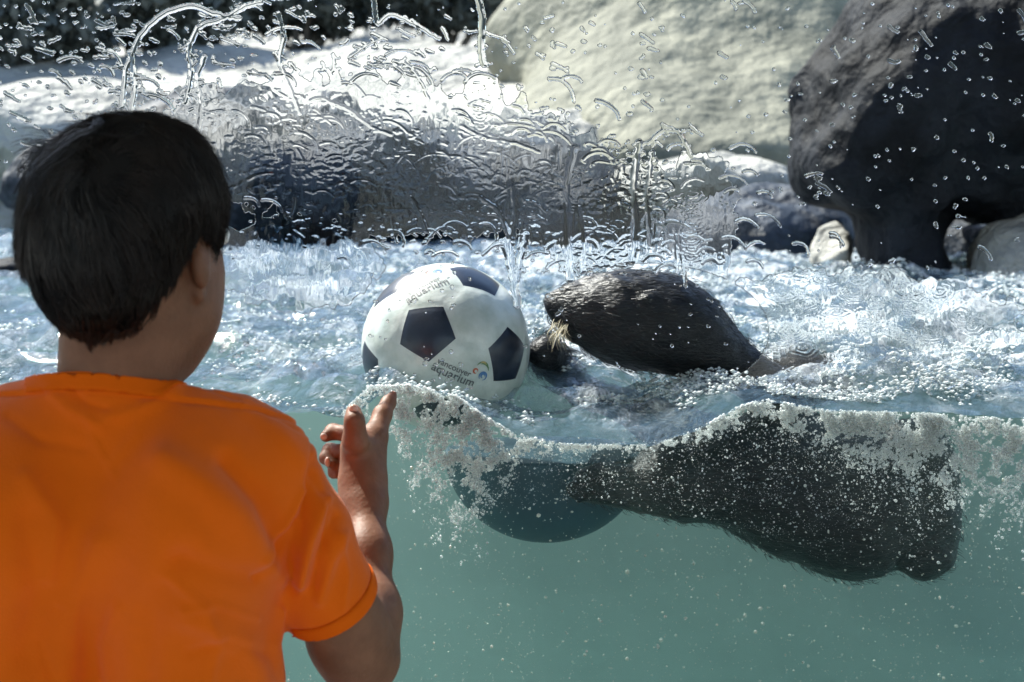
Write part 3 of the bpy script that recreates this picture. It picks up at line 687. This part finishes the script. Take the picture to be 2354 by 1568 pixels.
for p_, r_, h_ in runs:
    p_ = np.array(p_, float); t = np.linspace(0, len(p_) - 1, 6 * len(p_)); pp = np.stack([np.interp(t, range(len(p_)), p_[:, 0]), np.interp(t, range(len(p_)), p_[:, 1])], 1)
    for _ in range(3): pp[1:-1] = (pp[:-2] + pp[1:-1] * 2 + pp[2:]) / 4
    splat(pp + rng.normal(size=pp.shape) * .8, r_, h_, False)
for k in range(26):
    x = random.choice((1310, 1340, 1470, 1500, 1540, 1190, 900, 690)) + random.gauss(0, 22); y = random.uniform(340, 560)
    splat(wander(x, y, R(90), random.uniform(30, 120), 0, 8, .05), random.uniform(2.5, 4.5), random.uniform(.5, 1.1))
# concentric ripples in the film where water runs down
Rp = np.zeros_like(H)
def ripples(cx, cy, rx, ry, wl, amp):
    j0, j1 = max(0, int((cy - ry * 1.6 - r0) / step)), min(gh, int((cy + ry * 1.6 - r0) / step)); i0, i1 = max(0, int((cx - rx * 1.6 - x0) / step)), min(gw, int((cx + rx * 1.6 - x0) / step))
    if j1 <= j0 or i1 <= i0: return
    x = (PX[j0:j1, i0:i1] - cx) / rx; y = (PR[j0:j1, i0:i1] - cy) / ry; d = np.hypot(x, y) + .16 * noise3(np.stack([x * 2.2, y * 2.2, x * 0 + cx], -1))
    a0 = random.uniform(.6, 2.4); arc = .25 + .75 * np.clip(.5 + .8 * np.cos(np.arctan2(y, x) - a0), 0, 1)
    Rp[j0:j1, i0:i1] += amp * np.cos(d * rx / wl * 6.283) * np.clip(1.4 - d, 0, 1) ** 1.5 * arc * np.clip(d * 4, 0, 1)
for y in range(200, 345, 22): ripples(1105 + random.gauss(0, 3), y, 30, 20, 11, .22)
for y in range(450, 660, 20): ripples(1590 + random.gauss(0, 5), y, 34, 20, 11, .35)
for k in range(70):
    x = random.gauss(1930, 200); y = random.uniform(590, 880)
    ripples(x, y, random.uniform(18, 50), random.uniform(14, 32), random.uniform(9, 15), random.uniform(.15, .45))
qq = np.stack([PX / 70, PR / 90, PX * 0 + 8], -1); edge = .35 * fbm(qq * 1.6, 3)
zone = np.maximum.reduce([1 - np.hypot((PX - 1105) / 60, (PR - 270) / 110), 1 - np.hypot((PX - 1600) / 95, (PR - 520) / 190), 1 - np.hypot((PX - 1960) / 430, (PR - 765) / 150), 1 - np.hypot((PX - 1450) / 260, (PR - 500) / 130), 1 - np.hypot((PX - 690) / 190, (PR - 600) / 120), 1 - np.hypot((PX - 900) / 560, (PR - 360 - (PX - 900) * .1) / 190)]) + edge * .5
clear = np.minimum(np.hypot((PX - 1025) / 215, (PR - 799) / 215), np.hypot((PX - 1490) / 270, (PR - 760) / 150)) - 1
zone = np.minimum(zone, clear * 1.5)
fz = np.clip(zone / .4, 0, 1); fz = fz * fz * (3 - 2 * fz)
vert = fbm(np.stack([PX / 14, PR / 70, PX * 0 + 1], -1), 3)
H = H * (1 - .4 * fz) + fz * (1.0 * np.clip(.8 + Rp + .22 * vert + .25 * fbm(qq * 2, 2), .05, 2))
# keep above the waterline
lim = np.interp(PX, _lx, _lr) - 6; H *= np.clip((lim - PR) / 10, 0, 1)
H[0] = H[-1] = 0; H[:, 0] = H[:, -1] = 0
Hs = H.copy(); Hs[1:-1, 1:-1] = (H[1:-1, 1:-1] * 4 + H[:-2, 1:-1] + H[2:, 1:-1] + H[1:-1, :-2] + H[1:-1, 2:]) / 8
H = np.where(Hs > .03, Hs, 0)
FY = 1.7308
base = P(0, 0, FY); ex = (P(1, 0, FY) - base)[0]
Zr = np.array([P(0, r_, FY)[2] for r_ in GRp]); Xc = np.array([[P(c, r_, FY)[0] for c in (GXp[0], GXp[-1])] for r_ in GRp])
XX = Xc[:, :1] + (Xc[:, 1:] - Xc[:, :1]) * np.linspace(0, 1, gw)[None]
ZZ = np.repeat(Zr[:, None], gw, 1)
pos = H > 0
cellon = pos[:-1, :-1] | pos[1:, :-1] | pos[:-1, 1:] | pos[1:, 1:]
used = np.zeros_like(pos); used[:-1, :-1] |= cellon; used[1:, :-1] |= cellon; used[:-1, 1:] |= cellon; used[1:, 1:] |= cellon
idf = np.full(H.shape, -1); idf[used] = np.arange(used.sum()); idb = idf.copy(); nn_ = used.sum(); idb[pos] = nn_ + np.arange(pos.sum())
Vf = np.stack([XX[used], np.full(used.sum(), FY), ZZ[used]], 1); Vb = np.stack([XX[pos], FY + H[pos] * .0005, ZZ[pos]], 1)
j, i = np.nonzero(cellon)
qf = np.stack([idf[j, i], idf[j + 1, i], idf[j + 1, i + 1], idf[j, i + 1]], 1); qb = np.stack([idb[j, i], idb[j, i + 1], idb[j + 1, i + 1], idb[j + 1, i]], 1)
o = link('water_drops', mesh_np('water_drops', np.concatenate([Vf, Vb]), np.concatenate([qf, qb])), M['drop'])
tag(o, 'clear water drops and runs clinging to the window pane', 'water drops', kind='stuff')

# ================================================================== BOY
boy = empty('person', (float(P(265, 900, 1.22)[0]), 1.22, 0)); tag(boy, 'boy in plain orange t-shirt pointing at the glass, seen from behind', 'person')
HD = 1.20
bodyparts = []
# head and neck
def EE(px, py, y, rx, rz, ry, k=.015, rot=0, neg=False):
    c, s = math.cos(rot), math.sin(rot); return ell(P(px, py, y), (px2m(rx, y), ry, px2m(rz, y)), [[c, 0, -s], [0, 1, 0], [s, 0, c]], k, neg)
fd = np.array((math.sin(R(28)), math.cos(R(28)), 0)); fr_ = np.array((fd[1], -fd[0], 0)); hc = P(300, 560, HD + .02)
hp = [EE(288, 480, HD, 190, 180, .092), EE(398, 640, HD + .045, 102, 145, .06, .02), EE(375, 760, HD + .05, 84, 95, .045, .03), cone(P(425, 730, HD + .04), P(405, 826, HD + .055), px2m(58, 1.24), px2m(34, 1.26), .03),
      cone(P(275, 640, HD - .005), P(265, 960, HD + .01), px2m(128, 1.2), px2m(134, 1.2), .03), ell(hc + fd * .058 + np.array((0, 0, -.03)), (.038, .038, .068), None, .02)]
hp += [cone(hc + fd * .088 + np.array((0, 0, .0)), hc + fd * .108 + np.array((0, 0, -.032)), .008, .011, .012), cone(hc + fd * .09 + fr_ * .012 + np.array((0, 0, -.066)), hc + fd * .09 - fr_ * .012 + np.array((0, 0, -.066)), .007, .007, .004),
       EE(460, 608, HD - .010, 22, 56, .016, .003, .1), EE(457, 668, HD + .004, 13, 28, .010, .006, .15), EE(452, 600, HD + .001, 12, 40, .010, .01, .1)]
hv, hf = sdf_mesh(hp, .0025); hv = relax(hv, hf, 1); bodyparts.append((hv, hf))
# right arm, hand, fingers
ap = chain([(625, 1090, 1.217, 84), (705, 1232, 1.23, 86), (765, 1372, 1.247, 86), (800, 1450, 1.268, 88), (828, 1520, 1.29, 86)], .02)
ap += chain([(840, 1500, 1.29, 70), (860, 1410, 1.31, 52), (846, 1270, 1.355, 48), (836, 1150, 1.405, 48), (833, 1110, 1.415, 47)], .02)
ap += chain([(800, 1480, 1.285, 62), (836, 1400, 1.31, 52)], .03)
ap += chain([(824, 1095, 1.415, 43), (822, 1030, 1.42, 41)], .012) + chain([(845, 1095, 1.42, 43), (856, 1012, 1.44, 36)], .012)
ap += chain([(864, 998, 1.445, 28), (879, 953, 1.465, 21), (893, 926, 1.48, 16), (903, 908, 1.487, 10)], .006)      # index finger
ap += chain([(817, 1012, 1.405, 33), (815, 968, 1.40, 22), (813, 947, 1.41, 18)], .006)                              # thumb
ap += chain([(812, 1000, 1.45, 20), (765, 992, 1.465, 18), (749, 1003, 1.455, 14)], .004)                            # middle finger
ap += chain([(800, 1040, 1.455, 19), (758, 1036, 1.47, 17), (748, 1053, 1.462, 14), (764, 1066, 1.452, 12)], .004)   # ring finger
ap += chain([(800, 1072, 1.45, 17), (768, 1074, 1.462, 13), (766, 1088, 1.457, 11), (777, 1092, 1.45, 10)], .004)    # little finger
av, af = sdf_mesh(ap, .0019); an = vnormals(av, af); av = relax(av, af, 1); bodyparts.append((av, af))
# left arm (hangs down out of frame), trunk under the shirt, shins
lp = chain([(-120, 1075, 1.21, 95), (-185, 1500, 1.23, 85), (-190, 1600, 1.24, 80)], .02) + chain([(-190, 1600, 1.24, 80), (-160, 2200, 1.32, 55)], .02)
lh = P(-155, 2250, 1.33)
lp += [cone(lh, lh + np.array((0, .01, -.07)), .028, .032, .02)]
for k, (dx, ll) in enumerate(((-.02, .06), (-.007, .07), (.007, .066), (.02, .052))): lp += [cone(lh + np.array((dx, .015, -.07)), lh + np.array((dx * 1.1, .025, -.07 - ll)), .009, .007, .006)]
lp += [cone(lh + np.array((.02, .02, -.02)), lh + np.array((.04, .04, -.07)), .012, .009, .01)]
lv, lf = sdf_mesh(lp, .004); bodyparts.append((relax(lv, lf, 1), lf))
tz = P(265, 1568, 1.22)[2]; bx = float(P(265, 900, 1.22)[0])
sk = [cone((bx, 1.25, 1.0), (bx, 1.25, .8), .09, .1, .03)]
for s in (-1, 1): sk += [cone((bx + s * .085, 1.24, .55), (bx + s * .09, 1.24, .08), .05, .035, .02)]
sv, sf = sdf_mesh(sk, .008); bodyparts.append((sv, sf))
v, f = merge(bodyparts); link('body', mesh_np('body', v, f), M['skin'], boy)
for (a, b, y_, rr, sq) in ((813, 941, 1.399, 11, (1, .5, 1.1)), (753, 1062, 1.448, 10, (.7, .6, 1.2)), (744, 1004, 1.447, 9, (1, .6, .9))):
    vv, ff = blobs([P(a, b, y_)], [px2m(rr, y_)], ICO2, np.array([sq])); link('nail', mesh_np('nail', vv, ff), M['nail'], boy)
for s in (-1, 1):
    e = hc + fd * .082 + fr_ * s * .026 + np.array((0, 0, .005)); vv, ff = blobs([e], [.012], ICO2); link('eye', mesh_np('eye', vv, ff), M['white'], boy)
    vv, ff = blobs([e + fd * .009], [.0055], ICO1); link('iris', mesh_np('iris', vv, ff), M['dark'], boy)
# shirt
sh = []
def S3(px, py, y): return P(px, py, y)
sh += chain([(265, 1000, 1.225, 150), (265, 1150, 1.225, 170)], .05)
for s in (-1, 1):
    qx = lambda d: 265 + s * d
    sh += chain([(qx(60), 975, 1.215, 92), (qx(200), 1010, 1.215, 92), (qx(340), 1068, 1.215, 98)], .03)
    sh += [EE(qx(190), 1180, 1.205, 215, 260, .105, .05), EE(qx(185), 1480, 1.22, 195, 420, .10, .05), EE(qx(150), 1850, 1.23, 215, 260, .105, .05)]
# right sleeve
sh += chain([(615, 1085, 1.215, 106), (695, 1230, 1.228, 106), (755, 1360, 1.245, 97), (790, 1430, 1.25, 97)], .025)
# left sleeve
sh += chain([(-95, 1085, 1.215, 108), (-160, 1260, 1.225, 112), (-185, 1450, 1.235, 106)], .025)
axis = P(790, 1425, 1.25) - P(700, 1230, 1.228); axis /= np.linalg.norm(axis)
def clip_sleeve(p):
    return p
sh += [cone(P(262, 985, 1.213), P(258, 800, 1.213), px2m(150, 1.2), px2m(146, 1.2), .035)]
body_sh = sh
sh_cut = list(body_sh)
hemc = P(755, 1372, 1.243)
# the hem cut is local to the sleeve: a fat negative cone beyond the hem plane, and a hollow up the sleeve
hemn = P(800, 1452, 1.262) - P(745, 1372, 1.243); hemn /= np.linalg.norm(hemn)
hemp = P(752, 1400, 1.246)
sh_cut += [cone(P(740, 1345, 1.24), P(800, 1470, 1.265), px2m(88, 1.24), px2m(91, 1.25), .002, True)]
v, f = sdf_mesh(sh_cut, .0025)
def sleeve_side(p): return ((p - hemp) @ hemn)
# trim faces past the hem
xs = v[:, 0] > P(664, 1400, 1.22)[0] + .004
bad = (xs & (sleeve_side(v) > 0) & (v[:, 2] < P(700, 1330, 1.24)[2] + .02))
# move rim vertices onto the hem plane for a clean edge
nearr = bad & (sleeve_side(v) < .006); v[nearr] -= hemn * sleeve_side(v[nearr])[:, None]; bad &= ~nearr
lb = (v[:, 0] < P(-60, 1400, 1.22)[0]) & (v[:, 2] < P(-60, 1440, 1.22)[2]); bad |= lb
bad |= v[:, 2] < .66
def to_px(v): return np.stack([CX + v[:, 0] / (v[:, 1] * cp - (v[:, 2] - CAMZ) * sp) * FPX, CY - FPX * (((v[:, 2] - CAMZ) * cp + v[:, 1] * sp) / (v[:, 1] * cp - (v[:, 2] - CAMZ) * sp))], 1)
# neckline: a plane tilted down to the front, a little higher at the right of the neck
npt = P(250, 856, 1.155); nno = np.array((.06, .42, 1.)); nno /= np.linalg.norm(nno)
nd = (v - npt) @ nno; rim = (nd > 0) & (nd < .005); v[rim] -= nno * nd[rim][:, None]; bad |= (nd >= .005)
keep = ~bad[f].any(1); f = f[keep]
use = np.unique(f); rm = np.full(len(v), -1); rm[use] = np.arange(len(use)); v = v[use]; f = rm[f]
v = relax(v, f, 5); nrm = vnormals(v, f)
# soft folds
rowpx = to_px(v)
def foldline(pts, wdt, h):
    pts = np.array(pts, float); best = np.full(len(v), 1e9)
    for a, b in zip(pts[:-1], pts[1:]):
        ab = b - a; t = np.clip(((rowpx - a) @ ab) / (ab @ ab), 0, 1); best = np.minimum(best, np.linalg.norm(rowpx - a - t[:, None] * ab, axis=1))
    return h * np.exp(-(best / wdt) ** 2)
dsp = np.zeros(len(v))
for pts, w_, h_ in [([(668, 1360), (675, 1250), (715, 1130), (722, 1060)], 12, -.004), ([(690, 1340), (712, 1240), (745, 1150)], 14, .005), ([(720, 1350), (738, 1270), (770, 1190)], 12, -.003), ([(735, 1380), (760, 1290), (790, 1230)], 14, .003),
                    ([(640, 1330), (560, 1200), (470, 1120), (380, 1060)], 40, .005), ([(660, 1300), (600, 1150), (520, 1060)], 26, -.005), ([(655, 1360), (600, 1330), (520, 1320), (400, 1290)], 26, -.003), ([(150, 1568), (170, 1400), (230, 1250)], 40, .005),
                    ([(60, 1500), (90, 1350), (60, 1200)], 40, -.004), ([(600, 1568), (560, 1480), (430, 1420)], 30, .004), ([(170, 902), (195, 925), (240, 938)], 8, -.0018), ([(120, 905), (160, 940), (230, 980)], 14, .002), ([(400, 900), (340, 935), (250, 960)], 16, .002),
                    ([(640, 1568), (628, 1480), (645, 1400)], 12, .004), ([(560, 935), (640, 985), (700, 1060)], 22, .002), ([(330, 1568), (350, 1400), (420, 1280)], 34, -.003)]:
    dsp += foldline(pts, w_, h_)
for pts, w_, h_ in [([(716, 1004), (714, 1080), (704, 1170), (690, 1270), (668, 1350)], 4, -.002), ([(430, 882), (520, 915), (640, 968), (716, 1004)], 4, -.0012), ([(700, 1130), (660, 1210), (600, 1290)], 9, .003), ([(680, 1200), (640, 1270), (590, 1330)], 9, -.003),
    ([(725, 1090), (750, 1180), (745, 1260)], 7, -.002), ([(780, 1230), (800, 1320), (790, 1400)], 9, .002), ([(200, 930), (215, 1010), (260, 1090)], 10, .0012), ([(330, 930), (310, 1000), (260, 1060)], 12, .0012), ([(20, 960), (90, 1010), (190, 1030)], 14, -.002), ([(60, 1100), (130, 1200), (110, 1330)], 22, .003),
    ([(480, 1568), (500, 1480), (470, 1390), (380, 1330)], 14, .0025), ([(250, 1568), (240, 1480), (270, 1400)], 14, .002), ([(120, 1568), (100, 1480), (130, 1400)], 12, -.002), ([(590, 1420), (500, 1390), (420, 1400)], 10, .002), ([(600, 1500), (520, 1470), (440, 1500)], 12, -.002)]:
    dsp += foldline(pts, w_, h_) * .7
dsp *= 1.5; dsp -= np.where((v[:, 0] > P(660, 1400, 1.22)[0]), .0016 * np.exp(-((np.abs((v - hemp) @ hemn) - .013) / .0016) ** 2), 0); dsp += .0012 * fbm(v * 9, 3)
nd = (v - npt) @ nno; dsp += 0.0024 * np.clip((nd + .0145) / .0012, 0, 1) - .0012 * np.exp(-((nd + .016) / .0015) ** 2)
hemd = np.abs(sleeve_side(v)); hemm = (v[:, 0] > .1 * 0 + P(664, 1400, 1.22)[0]) & (v[:, 2] < P(700, 1330, 1.24)[2] + .03)
dsp += np.where(hemm & (hemd < .016), .0005, 0)
v = v + nrm * dsp[:, None]
sfh = (v - hemp) @ hemn
e = np.sort(np.concatenate([f[:, [0, 1]], f[:, [1, 2]], f[:, [2, 3]], f[:, [3, 0]]]), axis=1); ue, ct = np.unique(e, axis=0, return_counts=True)
bd = np.zeros(len(v), bool); bd[ue[ct == 1].ravel()] = True
mv = bd & (np.abs(sfh) < .008) & (v[:, 0] > P(664, 1400, 1.22)[0]) & (v[:, 2] < P(700, 1330, 1.24)[2] + .03); v[mv] -= hemn * sfh[mv][:, None]
nd = (v - npt) @ nno; mv = bd & (np.abs(nd) < .006) & (v[:, 2] > npt[2] - .05); v[mv] -= nno * nd[mv][:, None]
sfh = (v - hemp) @ hemn; nd = (v - npt) @ nno
link('shirt', mesh_np('shirt', v, f), M['shirt'], boy)
def trim_band(name, sel, off, sf, lev, dr):
    ff = f[sel[f].all(1)]; use = np.unique(ff); rm = np.full(len(v), -1); rm[use] = np.arange(len(use))
    vb = v[use] + nrm[use] * off; d = sf[use] - lev; fb2 = rm[ff]
    e = np.sort(np.concatenate([fb2[:, [0, 1]], fb2[:, [1, 2]], fb2[:, [2, 3]], fb2[:, [3, 0]]]), axis=1)
    ue, ct = np.unique(e, axis=0, return_counts=True); bd = np.zeros(len(use), bool); bd[ue[ct == 1].ravel()] = True
    mv = bd & (np.abs(d) < .004); vb[mv] -= dr * d[mv][:, None]; d = sf[use]; mv = bd & (np.abs(d) < .004); vb[mv] -= nrm[use][mv] * 0
    o = link(name, mesh_np(name, vb, fb2), M['rib'], boy); md = o.modifiers.new('thick', 'SOLIDIFY'); md.thickness = .002; md.offset = -1
sfh = (v - hemp) @ hemn
trim_band('neckband', (nd > -.0150) & (np.hypot(v[:, 0] - P(260, 880, 1.213)[0], v[:, 1] - 1.213) < .072), .0016, nd, -.0150, nno)
trim_band('sleeve_hem', (v[:, 0] > P(668, 1400, 1.22)[0]) & (np.abs(sfh) < .0135) & (v[:, 2] < P(700, 1330, 1.24)[2] + .05), .0008, sfh, -.0135, hemn)
# trousers and shoes, below the frame
tr = [ell((bx, 1.24, .74), (.165, .115, .14), None, .04)]
for s in (-1, 1): tr += [cone((bx + s * .085, 1.24, .7), (bx + s * .09, 1.24, .12), .088, .058, .02)]
v, f = sdf_mesh(tr, .009); link('trousers', mesh_np('trousers', v, f), M['denim'], boy)
for s in (-1, 1):
    v, f = sdf_mesh([cone((bx + s * .09, 1.21, .045), (bx + s * .1, 1.36, .035), .042, .034, .02), plane((0, 0, .004), (0, 0, -1))], .006); link('shoe', mesh_np('shoe', v, f), M['rubber'], boy)

# hair: dark under-mass and thousands of strands
hr = [EE(291, 487, HD - .002, 190, 190, .100, .02), EE(205, 490, HD, 112, 145, .08, .03), EE(240, 610, HD - .012, 155, 140, .088, .03), EE(215, 690, HD - .012, 85, 75, .06, .03), EE(422, 470, HD + .01, 78, 115, .09, .02), EE(320, 345, HD, 120, 62, .08, .03),
      cone(P(487, 520, HD + .01), P(488, 585, HD + .012), px2m(14, 1.2), px2m(8, 1.2), .01), EE(300, 640, HD - .012, 110, 95, .07, .03)]
hairv, hairf = sdf_mesh(hr + [cone(hc + fd * .09 + np.array((0, 0, -.04)), hc + fd * .16 + np.array((0, 0, -.06)), .05, .08, .01, True)], .004)
hairv = relax(hairv, hairf, 2)
# cut the hairline: skin side of a line from nape to ear
hrow = np.stack([CX + hairv[:, 0] / hairv[:, 1] * FPX, CY - FPX * (((hairv[:, 2] - CAMZ) * cp + hairv[:, 1] * sp) / (hairv[:, 1] * cp - (hairv[:, 2] - CAMZ) * sp))], 1)
lineY = np.interp(hrow[:, 0], [0, 60, 120, 160, 200, 250, 300, 350, 400, 430, 455, 478, 500, 540], [620, 640, 735, 765, 780, 775, 755, 722, 655, 606, 562, 545, 600, 560])
bad = (hrow[:, 1] > lineY + 6 * np.sin(hrow[:, 0] * .35)) ; fcut = hairf[~bad[hairf].any(1)]
hair = link('hair', mesh_np('hair', hairv, fcut), M['hairbase'], boy)
HB = BVHTree.FromPolygons(hairv.tolist(), hairf.tolist()); hn = vnormals(hairv, hairf)
whorl = P(215, 425, HD - .085)
cand = np.flatnonzero(~bad)
cur, wds = [], []
LX = [0, 60, 120, 160, 200, 250, 300, 350, 400, 430, 455, 478, 500, 540]; LY = [620, 640, 735, 765, 795, 785, 762, 724, 658, 606, 562, 548, 612, 560]
for k in range(1700):
    i0 = int(rng.choice(cand)); p = Vector(hairv[i0]); n_ = Vector(hn[i0]); pts = []
    ln = rng.uniform(.03, .085); ns = 9; st = ln / ns; lift = rng.uniform(0, .002); flare = max(0, rng.normal() * .0035)
    sw = rng.normal() * .15; jit = .4 * np.array([noise3(np.array(hairv[i0]) * 45 + q_) for q_ in (0, 31, 67)]) + rng.normal(size=3) * .12
    for s_ in range(ns + 1):
        pts.append(np.array(p + n_ * (lift + .0008 + flare * (s_ / ns) ** 2)))
        away = p - Vector(whorl); dd = away.length; away.normalize(); up = max(0, 1 - dd / .06)
        dirn = away * (.3 + 1.0 * up) + Vector((.3 + sw, 0, -1.0)) * (1 - .7 * up) + n_.cross(away) * (.8 * up) + Vector(jit)
        dirn = dirn - n_ * dirn.dot(n_); dirn.normalize()
        loc, nn, _, _ = HB.find_nearest(p + dirn * st)
        if loc is None: break
        p = loc; n_ = n_.lerp(nn, .5).normalized()
    if len(pts) < 5: continue
    pts = np.array(pts); q_ = pts; den = q_[:, 1] * cp - (q_[:, 2] - CAMZ) * sp
    epx = CX + q_[:, 0] / den * FPX; erow = CY - FPX * (((q_[:, 2] - CAMZ) * cp + q_[:, 1] * sp) / den)
    over = erow > np.interp(epx, LX, LY) + rng.uniform(-8, 16)
    if over.any(): pts = pts[:max(1, int(np.argmax(over)))]
    if len(pts) < 4: continue
    t = np.linspace(0, 1, len(pts))[:, None]; spread = rng.uniform(.002, .0045)
    for c_ in range(12):
        of = rng.normal(size=3) * spread; n0 = np.array(hn[i0]); of -= n0 * (of @ n0) * .8
        m_ = len(pts) if rng.random() < .6 else max(4, len(pts) - int(rng.integers(0, 4)))
        cur.append((pts + of * (1 - .8 * t ** 1.2) + rng.normal(size=3) * .0012 * t)[:m_]); wds.append(rng.uniform(.0002, .0005))
# fringe of tips at the nape and flyaways at the crown
for k in range(260):
    a = P(rng.uniform(150, 330), rng.uniform(715, 765), HD - .085 + .02 * rng.uniform()); t = np.linspace(0, 1, 6)[:, None]
    c_ = rng.choice((168, 207, 215, 232, 262, 300)); e = P(c_ + rng.normal() * 8, rng.uniform(765, 798) if 190 < c_ < 245 else rng.uniform(760, 780), HD - .066); 
    if abs(a[0] - e[0]) > .02: continue
    cur.append(a + (e - a) * t); wds.append(.0009)
for k in range(330):
    t0 = rng.uniform(0, 1); a = P(75 + 230 * t0, 360 - 95 * t0 + rng.uniform(-8, 12), HD - .01 + rng.normal() * .02); an_ = R(rng.uniform(100, 175)); ln = rng.uniform(25, 80) * (.35 + abs(math.sin(t0 * 7)))
    t = np.linspace(0, 1, 7); pp = [a + px2m(ln, 1.2) * np.array((math.cos(an_ + .9 * q_) * q_, rng.normal() * .0, math.sin(an_ + .9 * q_) * q_ * .75)) for q_ in t]
    cur.append(np.array(pp)); wds.append(.00045)
for k in range(9):                        # locks that taper at the nape
    c_ = (168, 186, 203, 212, 222, 240, 258, 283, 310)[k]; tip = (782, 788, 806, 812, 800, 796, 792, 782, 770)[k]
    root = P(c_ + rng.normal() * 8, 700, HD - .082); hit = HB.find_nearest(root)[0]; root = np.array(hit)
    e_ = P(c_ + rng.normal() * 3, tip, HD - .062)
    for q2_ in range(46):
        t = np.linspace(0, 1, 7)[:, None]; o_ = np.array((rng.normal() * .0042, -.002 + rng.normal() * .001, rng.normal() * .004))
        cur.append(root + (e_ - root) * t * rng.uniform(.86, 1.02) + o_ * (1 - .85 * t)); wds.append(.00045)
for k in range(16):                       # stray tufts along the crown
    t0 = rng.uniform(0, 1); a0_ = P(70 + 250 * t0, 385 - 110 * t0, HD - .03 + rng.normal() * .02); an_ = R(rng.uniform(95, 170)); ln = rng.uniform(28, 60)
    for q2_ in range(22):
        t = np.linspace(0, 1, 7); ln2 = ln * rng.uniform(.7, 1.1); o_ = rng.normal(size=3) * .0035; cv_ = rng.uniform(.5, 1.2)
        cur.append(np.array([a0_ + o_ * (1 - .8 * q_) + px2m(ln2, 1.2) * np.array((math.cos(an_ + cv_ * q_) * q_, 0, math.sin(an_ + cv_ * q_) * q_ * .8)) for q_ in t])); wds.append(.0004)
fv, ff = ribbons(cur, wds); link('strands', mesh_np('strands', fv, ff), M['hair'], hair)
print('verts', sum(len(o.data.vertices) for o in bpy.data.objects if o.type == 'MESH'))
